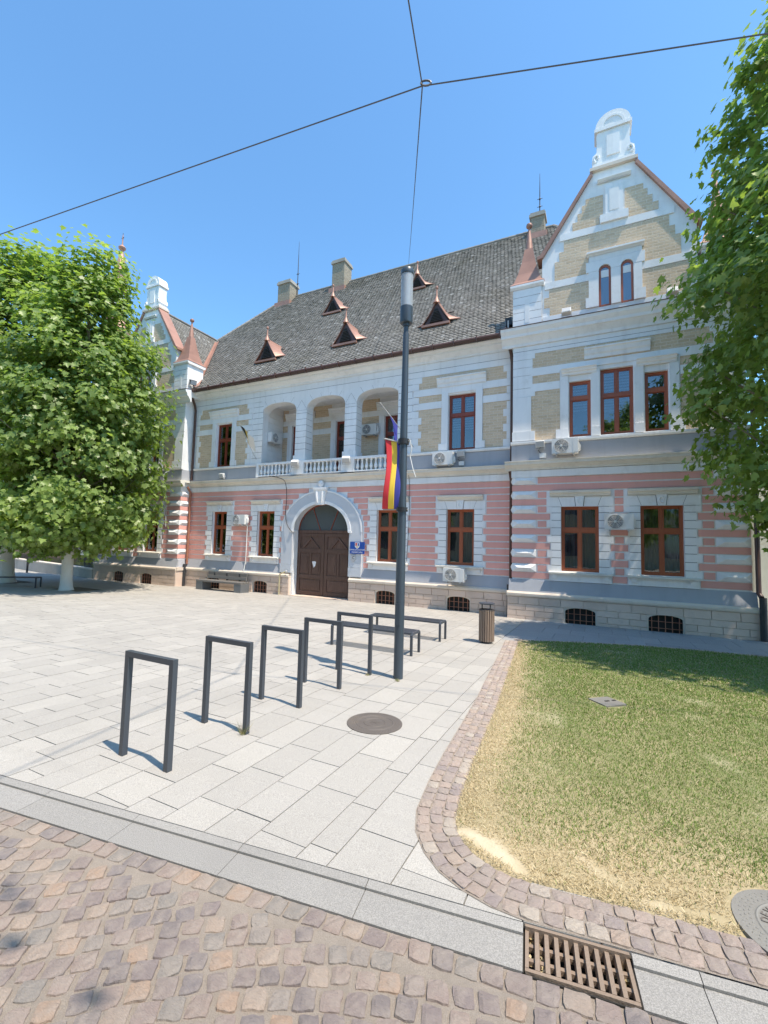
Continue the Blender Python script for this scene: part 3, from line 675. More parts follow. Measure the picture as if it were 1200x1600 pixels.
def window(x0, x1, z0, z1, y, dark=False, cover='curtain', cols=2, tr=0.635, par=hall):
    m = MB(); f = 0.062; wmat = 'window_wood_dark' if dark else 'window_wood'
    X0, X1 = min(mx(x0), mx(x1)), max(mx(x0), mx(x1))
    m.box(X0, X0 + f, y, y + .08, z0, z1).box(X1 - f, X1, y, y + .08, z0, z1).box(X0 + f, X1 - f, y, y + .08, z0, z0 + f).box(X0 + f, X1 - f, y, y + .08, z1 - f, z1)
    zt = z0 + (z1 - z0) * tr
    m.box(X0 + f, X1 - f, y - .012, y + .07, zt - .055, zt + .055)
    xs = [X0 + f, X1 - f]
    if cols == 2:
        xm = (X0 + X1) / 2; m.box(xm - .04, xm + .04, y + .004, y + .076, z0 + f, zt - .055).box(xm - .03, xm + .03, y + .006, y + .074, zt + .055, z1 - f); xs = [X0 + f, xm, X1 - f]
    wn = m.build('window', wmat, par)
    for xa, xb in zip(xs[:-1], xs[1:]):
        g0 = 0.0 if xa == X0 + f else 0.035; g1 = 0.0 if xb == X1 - f else 0.035
        for za, zb in ((z0 + f, zt - .055), (zt + .055, z1 - f)):
            # sash rail and pane
            s = MB(); e = 0.028; a, b = xa + g0, xb - g1
            s.box(a, a + e, y + .018, y + .06, za, zb).box(b - e, b, y + .018, y + .06, za, zb).box(a + e, b - e, y + .018, y + .06, za, za + e).box(a + e, b - e, y + .018, y + .06, zb - e, zb).build('sash', wmat, wn)
            MB().box(a + e - .004, b - e + .004, y + .036, y + .042, za + e - .004, zb - e + .004).build('pane', 'glass', wn)
    if cover == 'curtain':
        for xa, xb in ((X0 + .05, X0 + (X1 - X0) * rng.uniform(.30, .48)), (X1 - (X1 - X0) * rng.uniform(.28, .46), X1 - .05)):
            n = 22; c = MB(); P = []
            for k in range(n + 1):
                u = k / n; P.append((xa + (xb - xa) * u, y + .20 + .028 * math.sin(u * 23 + xa * 9) + .012 * math.sin(u * 51)))
            c.add([(px, py, z0 + .02) for px, py in P] + [(px, py, z1 - .02) for px, py in P], [(k, k + 1, n + 2 + k, n + 1 + k) for k in range(n)])
            c.build('curtain', 'curtain', wn)
    elif cover == 'blind':
        c = MB(); zb_ = z0 + (z1 - z0) * (0.40 if cols == 2 else 0.5); k = z1 - .03
        while k > zb_: c.box(X0 + .06, X1 - .06, y + .13, y + .137, k - .055, k); k -= .085
        c.build('blind', 'blind', wn)
        MB().box(X0 + .06, X1 - .06, y + .145, y + .15, zb_, z1 - .03).build('blind', 'curtain', wn)
    return wn

def panels(name, mat, par, x0, x1, z0, z1, y, d, pitch, gap=0.016, first=None):   # stack of courses
    z = z0; zz = [z0] + [z0 + pitch * k for k in range(1, int((z1 - z0) / pitch - 0.25) + 1)] + [z1]
    for a, b in zip(zz[:-1], zz[1:]): B(name, par, mat, x0, x1, y, y + d, a + gap / 2, b - gap / 2)

ZB = 1.20; PT = 0.216; PH = 0.172
BANDS = [(ZB + PT * k, ZB + PT * k + PH) for k in range(14)]
def gf_window(x0, x1, yf, par):                                # ground floor window with surround; yf = panel plane
    wl, ws = 0.37, 0.27
    for k in range(10):
        z0, z1 = BANDS[k][0] - 0.022, BANDS[k][0] - 0.022 + PT
        if z1 < 1.42 or z0 > 3.30: continue
        z0 = max(z0, 1.42); z1 = min(z1, 3.30) if k < 9 else 3.30
        wd = wl if k % 2 else ws
        B('quoin_block', par, 'white', x0 - wd, x0 - 0.002, yf - .012, yf + .02, z0 + .008, z1 - .008)
        B('quoin_block', par, 'white', x1 + 0.002, x1 + wd, yf - .012, yf + .02, z0 + .008, z1 - .008)
    for s in (-1, 1): B('joint_backing', par, 'joint', (x0 - .255 if s < 0 else x1 + .002), (x0 - .002 if s < 0 else x1 + .255), yf - .001, yf + .02, 1.43, 3.30)
    B('joint_backing', par, 'joint', x0 - .36, x1 + .36, yf - .001, yf + .02, 3.312, 3.58)
    xm = (x0 + x1) / 2
    PRI('lintel_block', par, 'white', [(x0 - wl, 3.305), (x0 + .02, 3.305), (x0 - .08, 3.585), (x0 - wl, 3.585)], yf - .014, yf + .02)
    PRI('lintel_block', par, 'white', [(x1 + wl, 3.305), (x1 + wl, 3.585), (x1 + .08, 3.585), (x1 - .02, 3.305)], yf - .014, yf + .02)
    PRI('lintel_block', par, 'white', [(x0 + .03, 3.305), (xm - .11, 3.305), (xm - .14, 3.585), (x0 - .07, 3.585)], yf - .014, yf + .02)
    PRI('lintel_block', par, 'white', [(xm + .11, 3.305), (x1 - .03, 3.305), (x1 + .07, 3.585), (xm + .14, 3.585)], yf - .014, yf + .02)
    PRI('keystone', par, 'white', [(xm - .09, 3.30), (xm + .09, 3.30), (xm + .125, 3.60), (xm - .125, 3.60)], yf - .05, yf + .02)
    MB().tube([(mx(xm) + .06 * math.cos(a) * (1 if a < 6 else 1), yf - .055, 3.46 + .075 * math.sin(a)) for a in np.linspace(0, 5.2, 9)], .018, 6).build('keystone_scroll', 'white', par, smooth=True)
    PROF('window_hood', par, 'cream', [(yf + .01, 3.60), (yf - .06, 3.60), (yf - .08, 3.66), (yf - .14, 3.70), (yf - .15, 3.76), (yf + .01, 3.775)], x0 - .30, x1 + .30)
    PROF('window_sill', par, 'cream', [(yf + .10, 1.395), (yf - .13, 1.375), (yf - .13, 1.42), (yf + .10, 1.452)], x0 - .33, x1 + .33)
    B('apron', par, 'white', x0 - .30, x1 + .30, yf - .03, yf + .02, 1.165, 1.372)
    for s in (x0 - .17, x1 + .17): B('sill_bracket', par, 'white', s - .06, s + .06, yf - .075, yf - .031, 1.25, 1.36)
def up_surround(x0, x1, z1, yf, par, pw=0.24, zh=None):
    for a, b in ((x0 - pw, x0 - .012), (x1 + .012, x1 + pw)): B('window_pilaster', par, 'white', a, b, yf - .03, yf + .02, 5.555, z1 + .05)
    for a, b in ((x0 - pw - .09, x0 - .012), (x1 + .012, x1 + pw + .09)): B('pilaster_base', par, 'white', a, b, yf - .05, yf + .02, 5.31, 5.548)
def hood(par, x0, x1, z0, z1, yf, mat='white'):
    h = z1 - z0
    PROF('window_hood', par, mat, [(yf + .01, z0), (yf - .05, z0), (yf - .06, z0 + .3 * h), (yf - .10, z0 + .45 * h), (yf - .12, z0 + .8 * h), (yf - .16, z0 + .88 * h), (yf - .16, z1), (yf + .01, z1 + .015)], x0, x1)
def bricks(par, x0, x1, z0, z1, yf): return B('brick_panel', par, 'brick', x0, x1, yf + .002, yf + .02, z0, z1)
def bands_between(spans_for_row, yf, par):
    for k, (z0, z1) in enumerate(BANDS):
        for a, b in spans_for_row(k):
            if b - a > .05: B('pink_band', par, 'pink', a, b, yf + .003, yf + .019, z0, z1)
def plinth(x0, x1, yf, wins, par, slope_spans):
    yp = yf - 0.115
    holes = [(a, b, -0.2, 0.47) for a, b in wins]
    pl = build_wall('plinth', 'stone_ledge', par, x0, x1, -0.12, 0.66, yp + .018, yf + .34, holes)
    for a, b in wins:
        m = MB(); spandrel(m, (a + b) / 2, (b - a) / 2, 0.34, 0.105, 0.469, yp + .0185, yf + .3, n=8); m.build('arch_infill', 'stone_ledge', par)
    rows = [(-0.10, .10), (.10, .27), (.27, .44), (.44, .655)]
    for ri, (z0, z1) in enumerate(rows):
        lim = [(x0, x1)]
        if z0 < .43:
            for a, b in wins:
                q = .30 if z1 > .40 else .0
                lim = [t for (u, v) in lim for t in ((u, a - .03 if v > a and u < a else v) if u < a else None, (b + .03, v) if (v > b and u <= a) else ((u, v) if u > b else None)) if t]
        for u, v in lim:
            if v - u < .05: continue
            bl = 0.52 if ri < 3 else 0.58; s = u; off = (ri % 2) * .26
            cuts = [u]; t = u + bl - off
            while t < v - .12: cuts.append(t); t += bl
            cuts.append(v)
            for a, b in zip(cuts[:-1], cuts[1:]): B('stone_block', par, 'stone', a + .007, b - .007, yp - .008 - rng.random() * .006, yp + .02, z0 + .006, z1 - .006)
    for a, b in wins:
        g = MB(); n = 5
        for k in range(n): xx_ = mx(a + (b - a) * (k + .5) / n); g.box(xx_ - .01, xx_ + .01, yp + .06, yp + .08, -.08, .44)
        for zz_ in (.10, .27): g.box(mx(a + .01), mx(b - .01), yp + .081, yp + .095, zz_ - .008, zz_ + .008)
        gr = g.build('basement_grille', 'rust_pipe', par)
        B('basement_dark_sheet', par, 'pit', a + .001, b - .001, yf + .004, yf + .016, -.1, .46)  # near-black sheet over the wall; the recess's shade is painted in
    PROF('plinth_ledge', par, 'stone_ledge', [(yf + .02, .665), (yp - .03, .665), (yp - .045, .70), (yp - .045, .755), (yp + .0, .80), (yf + .02, .82)], x0, x1)
    for a, b in slope_spans: PROF('sloped_apron', par, 'greyband', [(yf + .018, .80), (yf - .085, .805), (yf - .006, 1.155), (yf + .018, 1.16)], a, b)
    return pl
CORN = lambda yf, z0, s=1.0: [(yf + .02, z0), (yf - .05 * s, z0), (yf - .06 * s, z0 + .05), (yf - .15 * s, z0 + .13), (yf - .20 * s, z0 + .15), (yf - .21 * s, z0 + .22), (yf - .235 * s, z0 + .235), (yf - .235 * s, z0 + .26), (yf + .02, z0 + .30)]

# ---- middle block
XL, XR = -16.84, -2.33
GW = [(-15.37, -14.50), (-12.78, -11.88), (-7.19, -6.26), (-4.57, -3.63)]
DXC, DA = -9.585, 1.285
UW = [(-15.38, -14.46), (-4.56, -3.63)]
yf = 0.0
MIR[0] = False
wholes = [(a, b, 1.45, 3.31) for a, b in GW] + [(DXC - DA, DXC + DA, -0.3, 3.64)]
wall = build_wall('wall', 'white', hall, XL, XR, -0.15, 4.70, yf + .02, yf + .38, wholes)
LX0, LX1 = -12.82, -6.35
wall2 = build_wall('upper_wall', 'white', hall, XL, XR, 4.70, 8.90, yf + .02, yf + .38, [(a, b, 5.31, 7.23) for a, b in UW] + [(LX0, LX1, 4.72, 8.02)])
m = MB(); spandrel(m, DXC, DA, 2.50, 1.10, 3.638, yf + .0215, yf + .375, n=24); m.build('arch_infill', 'archgrey', hall)
for a, b in GW:
    window(a, b, 1.45, 3.31, yf + .14, cover='curtain'); gf_window(a, b, yf, hall)
for a, b in UW: window(a, b, 5.31, 7.23, yf + .13, dark=True, cover='blind'); up_surround(a, b, 7.23, yf, hall); hood(hall, a - .40, b + .36, 7.52, 7.82, yf)
def arch_x(z, a=1.86, b=1.60, z0=2.5):
    if z < z0: return 1.86
    t = (z - z0) / b
    return a * math.sqrt(max(0, 1 - t * t)) if t < 1 else 0
def row_main(k):
    z0, z1 = BANDS[k]; zm = z0
    xa, xb = XL + .02, XR - .02
    obst = []
    if z0 < 3.60:
        q = (.37 if k % 2 else .27) + .03
        if z1 > 3.29: q = .40
        if k == 0: q = .33
        obst += [(a - q, b + q) for a, b in GW]
    elif z0 < 3.78: obst += [(a - .34, b + .34) for a, b in GW]
    ax = arch_x(zm)
    if ax > 0: obst.append((DXC - ax - .03, DXC + ax + .03))
    elif z0 < 4.14: obst.append((DXC - .30, DXC + .30))
    obst.sort(); out = []; s = xa
    for a, b in obst:
        if a > s: out.append((s, a))
        s = max(s, b)
    out.append((s, xb)); return out
bands_between(row_main, yf, hall)
BW = [(-15.39, -14.65), (-12.78, -12.05), (-7.11, -6.37), (-4.48, -3.72)]
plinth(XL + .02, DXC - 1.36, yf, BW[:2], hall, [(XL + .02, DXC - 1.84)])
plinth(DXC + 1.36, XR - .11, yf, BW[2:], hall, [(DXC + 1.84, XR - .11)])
# ---- gate arch
m = MB(); ring(m, DXC, 1.30, 1.11, 1.83, 1.57, 2.50, yf - .075, yf + .02); 
for s in (-1, 1): m.box(DXC + s * 1.30, DXC + s * 1.83, yf - .075, yf + .02, 1.20, 2.50)
arch = m.build('gate_arch', 'archgrey', hall)
m = MB(); ring(m, DXC, 1.245, 1.06, 1.37, 1.18, 2.50, yf - .10, yf - .074); m.build('arch_moulding', 'white', arch)
m = MB(); ring(m, DXC, 1.79, 1.53, 1.85, 1.59, 2.50, yf - .088, yf - .074); m.build('arch_moulding', 'white', arch)
for s in (-1, 1):
    m = MB(); c = DXC + s * 1.575
    m.prism([(c - .27, .86), (c + .27, .86), (c + .27, 1.19), (c - .27, 1.19)], yf - .10, yf + .018); m.build('pier_base', 'archgrey', arch)
    B('impost', arch, 'white', DXC + s * 1.27, DXC + s * 1.40, yf - .12, yf + .2, 2.46, 2.53)
PRI('keystone', arch, 'white', [(DXC - .16, 3.52), (DXC + .16, 3.52), (DXC + .26, 4.14), (DXC - .26, 4.14)], yf - .17, yf - .02)
PROF('keystone_cap', arch, 'white', [(yf - .02, 4.06), (yf - .19, 4.06), (yf - .22, 4.13), (yf - .22, 4.19), (yf - .02, 4.20)], DXC - .29, DXC + .29)
MB().lathe([(.13, 0), (.13, .05), (.09, .08), (.0, .085)], (DXC, yf - .10, 4.335), 16, axis='y').build('keystone_medallion', 'white', arch, smooth=True)
m = MB()
for s in (-1, 1): m.tube([(DXC + s * .13, yf - .19, 4.02), (DXC + s * .13, yf - .20, 3.9), (DXC + s * .09, yf - .185, 3.6)], [.05, .045, .02], 8)
m.build('keystone_scroll', 'white', arch, smooth=True)
# gate doors
yd = yf + .30
gate = MB().box(DXC - DA, DXC + DA, yd - .03, yd + .06, 2.44, 2.55).build('gate', 'door_wood', hall)
for s in (-1, 1):
    a, b = (DXC - DA + .01, DXC - .01) if s < 0 else (DXC + .01, DXC + DA - .01)
    lf = MB().box(a, b, yd, yd + .05, 0.0, 2.44).build('door_leaf', 'door_wood', gate)
    fr = MB(); 
    for xa, xb, za, zb in ((a, a + .13, .02, 2.42), (b - .13, b, .02, 2.42), (a + .13, b - .13, .02, .16), (a + .13, b - .13, .66, .80), (a + .13, b - .13, 1.66, 1.82), (a + .13, b - .13, 2.30, 2.42)): fr.box(xa, xb, yd - .03, yd + .001, za, zb)
    xm = (a + b) / 2; fr.box(xm - .05, xm + .05, yd - .028, yd + .001, .80, 1.66)
    fr.build('door_frame', 'door_wood', gate)
    for xa, xb in ((a + .16, xm - .08), (xm + .08, b - .16)):
        MB().prism([(xa, .85), (xb, .85), (xb, 1.61), (xa, 1.61)], yd - .016, yd + .001).build('door_panel', 'door_wood', gate)
        MB().box(xa + .06, xb - .06, yd - .028, yd - .015, .93, 1.53).build('door_panel', 'door_wood', gate)
    MB().box(a + .17, b - .17, yd - .02, yd + .001, .22, .60).build('door_panel', 'door_wood', gate)
    for q in (-1, 1):
        c = MB(); x1_, x2_ = xm + q * .42, xm
        c.prism([(x1_, 1.84), (x1_ - q * .11, 1.84), (x2_, 2.19), (x2_, 2.28)], yd - .045, yd + .001); c.build('door_chevron', 'door_wood', gate)
MB().prism([(DXC - .55, 1.32), (DXC - .42, 1.34), (DXC - .36, 1.31), (DXC - .39, 1.16), (DXC - .46, 1.08), (DXC - .50, 1.17)], yd - .036, yd - .032).build('torn_notice', 'sign_white', gate)
m = MB(); pts = arc_pts(DXC, 1.265, 2.55, 1.03, 24); m.prism(pts, yd + .02, yd + .03); MB.build(m, 'fanlight', 'fan_glass', gate)
m = MB(); ring(m, DXC, 1.235, 1.0, 1.285, 1.075, 2.55, yd - .01, yd + .05, 24)
for q in (-.36, .36):
    m.prism([(DXC + q * .65 - .014, 2.55), (DXC + q * .65 + .014, 2.55), (DXC + q * 1.72 + .014, 3.46), (DXC + q * 1.72 - .014, 3.46)], yd - .005, yd + .045)
m.build('fanlight_frame', 'window_wood_dark', gate)
B('gate_backing', gate, 'room', DXC - 1.6, DXC + 1.6, yd + .35, yd + .37, -.1, 3.8)
B('threshold', hall, 'stone', DXC - DA - .05, DXC + DA + .05, -.14, yd + .06, -.15, -.005)
# ---- lower cornice and upper storey of the middle block
PROF('lower_frieze', hall, 'white', [(yf + .02, 4.19), (yf - .03, 4.20), (yf - .03, 4.40), (yf + .02, 4.41)], XL, XR)
PROF('lower_cornice', hall, 'cream', CORN(yf, 4.412), XL, XR)
for a, b in ((XL, LX0 - .03), (LX1 + .03, XR)): B('parapet_band', hall, 'greyband', a, b, yf - .03, yf + .02, 4.715, 5.185)
for a, b in ((XL, LX0 - .03), (LX1 + .03, XR)): PROF('sill_course', hall, 'white', [(yf + .02, 5.19), (yf - .06, 5.195), (yf - .085, 5.235), (yf - .085, 5.285), (yf + .02, 5.302)], a, b)
def brick_bay(xa, xb, w0, w1, left_zig, right_zig):
    for z0, z1 in ((5.315, 6.80), (7.05, 7.285)): bricks(hall, xa, w0 - .25, z0, z1, yf); bricks(hall, w1 + .25, xb, z0, z1, yf)
    bricks(hall, xa, xb, 7.535, 7.975, yf)
    for z0, z1 in ((6.805, 7.045), (7.29, 7.53)):
        B('white_band', hall, 'white', xa - .1, w0 - .25, yf - .014, yf + .02, z0, z1); B('white_band', hall, 'white', w1 + .25, xb + .1, yf - .014, yf + .02, z0, z1)
    B('white_band', hall, 'white', w0 - .245, w1 + .245, yf - .016, yf + .02, 7.285, 7.52)
    zz = [5.31 + .2455 * k for k in range(12)]
    for k, z in enumerate(zz[:-1]):
        wq = .20 if k % 2 == 0 else .09
        if 6.78 < z + .1 < 7.05 or 7.28 < z + .12 < 7.53: continue
        z1 = min(z + .238, 7.975)
        if left_zig: B('quoin_block', hall, 'white', xa - .16, xa + wq, yf - .014, yf + .001, z, z1)
        if right_zig: B('quoin_block', hall, 'white', xb - wq, xb + .16, yf - .014, yf + .001, z, z1)
brick_bay(-16.55, -13.42, -15.38, -14.46, True, True)
brick_bay(-5.74, -2.52, -4.56, -3.63, True, True)
B('joint_backing', hall, 'joint', XL + .01, XR - .01, yf + .004, yf + .0205, 7.99, 8.43)
for z0, z1 in ((7.985, 8.19), (8.206, 8.44)): B('frieze_course', hall, 'white', XL + .005, XR - .005, yf - .004, yf + .02, z0, z1)
PROF('eaves_cornice', hall, 'white', [(yf + .02, 8.445), (yf - .04, 8.45), (yf - .05, 8.52), (yf - .17, 8.60), (yf - .22, 8.62), (yf - .23, 8.68), (yf - .33, 8.72), (yf - .36, 8.79), (yf + .02, 8.83)], XL, XR)
# ---- loggia
AR = [-11.895, -9.585, -7.275]; AH = 0.90
for xc in AR:
    m = MB(); spandrel(m, xc, AH, 7.38, .46, 8.019, yf + .0, yf + .44, p=2.5, n=18); m.build('arch_header', 'white', hall)
piers = [(LX0 - .02, AR[0] - AH), (AR[0] + AH, AR[1] - AH), (AR[1] + AH, AR[2] - AH), (AR[2] + AH, LX1 + .02)]
for i_, (a, b) in enumerate(piers):
    B('loggia_pier', hall, 'joint' if i_ in (1, 2) else 'white', a + .012, b - .012, yf + .014, yf + .43, 4.72, 8.018)
    B('pier_head', hall, 'white', a + .002, b - .002, yf + .001, yf + .438, 7.39, 8.017)
    if i_ in (1, 2):
        panels('pier_course', 'white', hall, a, b, 5.30, 7.385, yf - .002, .44, .2455)
        B('pier_base_block', hall, 'white', a - .04, b + .04, yf - .05, yf + .46, 5.30, 5.54)
for a, b in ((-13.27, LX0 + .10), (LX1 - .10, -5.90)): B('joint_backing', hall, 'joint', a + .003, b - .003, yf - .001, yf + .012, 5.32, 7.97); panels('pier_course', 'white', hall, a, b, 5.31, 7.975, yf - .008, .026, .2455)
def arch_joint(): 
    m = MB()
    for xc in AR:
        for q in (-.62, -.2, .2, .62):
            x0_, z0_ = xc + q * 1.0, 7.38 + .46 * (1 - abs(q / .9) ** 2.5) ** .4 + .01
            m.add([(x0_ - .004, -.0015, z0_), (x0_ + .004, -.0015, z0_), (x0_ + q * .22 + .004, -.0015, 7.975), (x0_ + q * .22 - .004, -.0015, 7.975)], [(0, 1, 2, 3)])
    for a, b in piers[1:3]:
        c = (a + b) / 2
        for s in (-1, 1): m.add([(c + s * .26 - .004, -.0015, 7.40), (c + s * .26 + .004, -.0015, 7.40), (c + .004, -.0015, 7.80), (c - .004, -.0015, 7.80)], [(0, 1, 2, 3)])
    m.build('arch_joint', 'mortar', hall)
arch_joint()
LD = 1.5
DW = [(xc - .44, xc + .44) for xc in AR]
build_wall('loggia_back_wall', 'white', hall, LX0 - .1, LX1 + .1, 4.6, 8.3, LD + .02, LD + .3, [(a, b, 4.80, 7.25) for a, b in DW])
for a, b in DW: window(a, b, 4.80, 7.25, LD + .10, dark=True, cover='curtain', tr=.70)
for i_ in range(4):
    a = (LX0 - .05, DW[0][1] + .25, DW[1][1] + .25, DW[2][1] + .25)[i_]; b = (DW[0][0] - .25, DW[1][0] - .25, DW[2][0] - .25, LX1 + .05)[i_]
    for z0, z1 in ((4.8, 6.75), (7.0, 7.28), (7.52, 8.0)): bricks(hall, a, b, z0, z1, LD)
for a, b in DW:
    for q in (a - .25, b + .01): B('window_pilaster', hall, 'white', q, q + .24, LD - .02, LD + .02, 4.8, 7.28)
    hood(hall, a - .34, b + .34, 7.50, 7.80, LD, 'white'); B('lintel_block', hall, 'white', a - .24, b + .24, LD - .02, LD + .02, 7.285, 7.50)
for xw, s in ((LX0 - .08, 1), (LX1 + .08, -1)):
    MB().box(xw - .02, xw + .02, yf + .38, LD + .02, 4.6, 8.3).build('loggia_side_wall', 'white', hall)
    for k in range(13): MB().box(xw + s * .02, xw + s * .034, yf + .382, LD + .015, 4.78 + k * .2455 + .005, 4.78 + (k + 1) * .2455 - .004).build('side_wall_course', 'white_side', hall)
B('loggia_ceiling', hall, 'white', LX0 - .1, LX1 + .1, yf + .02, LD + .1, 8.03, 8.10)
B('loggia_floor', hall, 'stone', LX0 - .1, LX1 + .1, yf + .0, LD + .1, 4.62, 4.77)
# balustrade
bal = MB().box(LX0 - .02, LX1 + .02, yf - .12, yf + .06, 5.215, 5.30).box(LX0 - .02, LX1 + .02, yf - .11, yf + .05, 4.715, 4.79).build('balustrade', 'white', hall)
for a, b in piers:
    MB().box(a - .03, b + .03, yf - .13, yf + .07, 4.715, 5.31).build('balustrade_pedestal', 'white', bal)
bprof = [(.035, 0), (.045, .01), (.03, .04), (.05, .09), (.062, .14), (.055, .19), (.032, .27), (.028, .33), (.042, .37), (.042, .425)]
bme = MB().lathe([(r_ * 1.05, h * 1.0) for r_, h in bprof], (0, 0, 0), 10).mesh('baluster', 'white', smooth=True)
for xc in AR:
    for k in range(9):
        o = bpy.data.objects.new('baluster', bme); link(o, bal); o.location = (xc - AH + .05 + (2 * AH - .1) * (k + .5) / 9, yf - .03, 4.79)

# ---- wings
def wing(mirror):
    MIR[0] = mirror; y = -PJ; par = hall
    x0, x1 = -2.33, 3.37; xc = 0.48
    gw = [(-.96, .02), (1.03, 2.01)]; uw = [(-.73, -.16, 6.98), (.09, .91, 7.23), (1.18, 1.73, 6.98)]
    build_wall('wing_wall', 'white', par, x0, x1, -.15, 8.90, y + .02, y + .36, [(a, b, 1.45, 3.31) for a, b in gw] + [(a, b, 5.33, c) for a, b, c in uw])
    for a, b in gw: window(a, b, 1.45, 3.31, y + .14, cover='curtain'); gf_window(a, b, y, par)
    window(*uw[0][:2], 5.33, 6.98, y + .12, cover='blind', cols=1, tr=.70); window(*uw[2][:2], 5.33, 6.98, y + .12, cover='blind', cols=1, tr=.70)
    window(*uw[1][:2], 5.33, 7.23, y + .12, cover='blind', tr=.60)
    B('inner_side_wall', par, 'white_side', x0, x0 + .3, y + .362, .3, -.15, 8.90); B('outer_side_wall', par, 'white_side', x1 - .3, x1, y + .362, 13.4, -.15, 8.90)
    def row(k):
        z0, z1 = BANDS[k]; obst = []
        if z0 < 3.60:
            q = (.37 if k % 2 else .27) + .03
            if z1 > 3.29: q = .40
            if k == 0: q = .33
            obst += [(a - q, b + q) for a, b in gw]
        elif z0 < 3.78: obst += [(a - .34, b + .34) for a, b in gw]
        e = .73 if k % 2 else 0.0
        s = x0 + e; out = []
        for a, b in obst: out.append((s, a)); s = b
        out.append((s, x1 - e)); return out
    bands_between(row, y, par)
    for k in range(1, 14, 2):                                   # diamond-pointed corner blocks
        z0, z1 = BANDS[k][0] - .028, BANDS[k][1] + .028; zm = (z0 + z1) / 2
        for a, b in ((x0, x0 + .69), (x1 - .69, x1)):
            m = MB(); q = .17; d = .075
            m.add([(mx(a), y, z0), (mx(b), y, z0), (mx(b), y, z1), (mx(a), y, z1), (mx(a + q), y - d, zm), (mx(b - q), y - d, zm), (mx(a), y + .02, z0), (mx(b), y + .02, z0), (mx(b), y + .02, z1), (mx(a), y + .02, z1)],
                  [(0, 1, 5, 4), (1, 2, 5), (2, 3, 4, 5), (3, 0, 4), (6, 7, 1, 0), (7, 8, 2, 1), (8, 9, 3, 2), (9, 6, 0, 3)])
            m.build('diamond_block', 'white', par)
        m = MB(); a, b, q, d = y + .01, -.02, .13, .07          # the block's return on the inner side
        m.add([(mx(x0), a, z0), (mx(x0), b, z0), (mx(x0), b, z1), (mx(x0), a, z1), (mx(x0 - d), a + q, zm), (mx(x0 - d), b - q, zm)], [(0, 1, 5, 4), (1, 2, 5), (2, 3, 4, 5), (3, 0, 4), (3, 2, 1, 0)])
        m.build('diamond_block', 'white_side', par)
    for k in range(0, 14, 2): B('pink_band', par, 'pink', x0 - .012, x0 + .005, y + .006, .01, *BANDS[k])
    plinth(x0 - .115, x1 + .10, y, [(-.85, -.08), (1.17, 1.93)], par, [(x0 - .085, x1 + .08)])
    B('plinth_return', par, 'stone', x0 - .118, x0 + .01, y - .08, -.14, -.12, .66)
    B('plinth_ledge_return', par, 'stone_ledge', x0 - .155, x0 + .01, y - .10, -.165, .668, .80)
    m = MB(); m.add([(mx(x0 - .085), y - .08, .806), (mx(x0 - .085), -.09, .806), (mx(x0 - .006), -.01, 1.155), (mx(x0 - .006), y - .004, 1.155), (mx(x0 + .02), y, .806), (mx(x0 + .02), -.05, .806), (mx(x0 + .02), -.01, 1.155), (mx(x0 + .02), y, 1.155)],
                    [(0, 1, 2, 3), (4, 5, 6, 7), (0, 3, 7, 4), (1, 2, 6, 5), (3, 2, 6, 7), (0, 1, 5, 4)]); m.build('sloped_apron', 'greyband', par)
    PROF('lower_frieze', par, 'white', [(y + .02, 4.19), (y - .03, 4.20), (y - .03, 4.40), (y + .02, 4.41)], x0 - .03, x1 + .03)
    PROF('lower_cornice', par, 'cream', CORN(y, 4.412), x0 - .20, x1 + .20)
    B('parapet_band', par, 'greyband', x0 - .03, x1 + .03, y - .03, y + .02, 4.715, 5.185)
    B('parapet_return', par, 'greyband', x0 - .03, x0 + .01, y + .021, -.035, 4.715, 5.185)
    B('cornice_return', par, 'cream', x0 - .2, x0 + .01, y + .021, -.24, 4.60, 4.70)
    B('frieze_return', par, 'white_side', x0 - .028, x0 + .01, y + .021, -.035, 4.2, 4.598)
    PROF('sill_course', par, 'white', [(y + .02, 5.19), (y - .06, 5.195), (y - .085, 5.235), (y - .085, 5.285), (y + .02, 5.302)], x0 - .05, x1 + .05)
    # upper storey panels
    for s, (a, b) in ((1, (x0, -1.75)), (-1, (2.72, x1))):
        lo, hi = (a, b) if s > 0 else (b, a)
        B('corner_panel', par, 'white', min(lo, hi) + (.004 if s > 0 else .04), max(lo, hi) - (.04 if s > 0 else .004), y - .03, y + .02, 5.60, 6.66)
        B('corner_panel_base', par, 'white', min(lo, hi) - .01, max(lo, hi) + .07 * (s > 0) , y - .05, y + .02, 5.31, 5.592)
        for k, (z0, z1) in enumerate(((6.67, 6.93), (6.94, 7.33), (7.34, 7.58), (7.59, 7.83), (7.84, 7.985))):
            e = .07 if k in (0, 4) else 0.0
            B('joint_backing', par, 'joint', min(lo, hi) + .006, max(lo, hi) - .006, y - .004, y + .02, z0 + .002, z1 + .008)
            B('quoin_block', par, 'white', min(lo, hi) - e * (s < 0) + .002, max(lo, hi) + e * (s > 0) - .002, y - .014, y + .02, z0, z1)
    for a, b in ((-1.80, -.985), (2.0, 2.76)):
        for z0, z1 in ((5.315, 6.80), (7.05, 7.285)): bricks(par, a, b, z0, z1, y)
        for z0, z1 in ((6.805, 7.045), (7.29, 7.53)): B('white_band', par, 'white', a, b, y - .012, y + .02, z0, z1)
    bricks(par, -1.80, 2.76, 7.535, 7.985, y)
    for a, b in ((-.97, -.755), (-.14, .07), (.93, 1.155), (1.755, 1.97)):
        B('window_pilaster', par, 'white', a, b, y - .03, y + .02, 5.58, 7.15 if a in (-.97, 1.755) else 7.30); B('pilaster_base', par, 'white', a - (.12 if a < -.5 else .0), b + (.12 if a > 1.5 else 0), y - .05, y + .02, 5.31, 5.572)
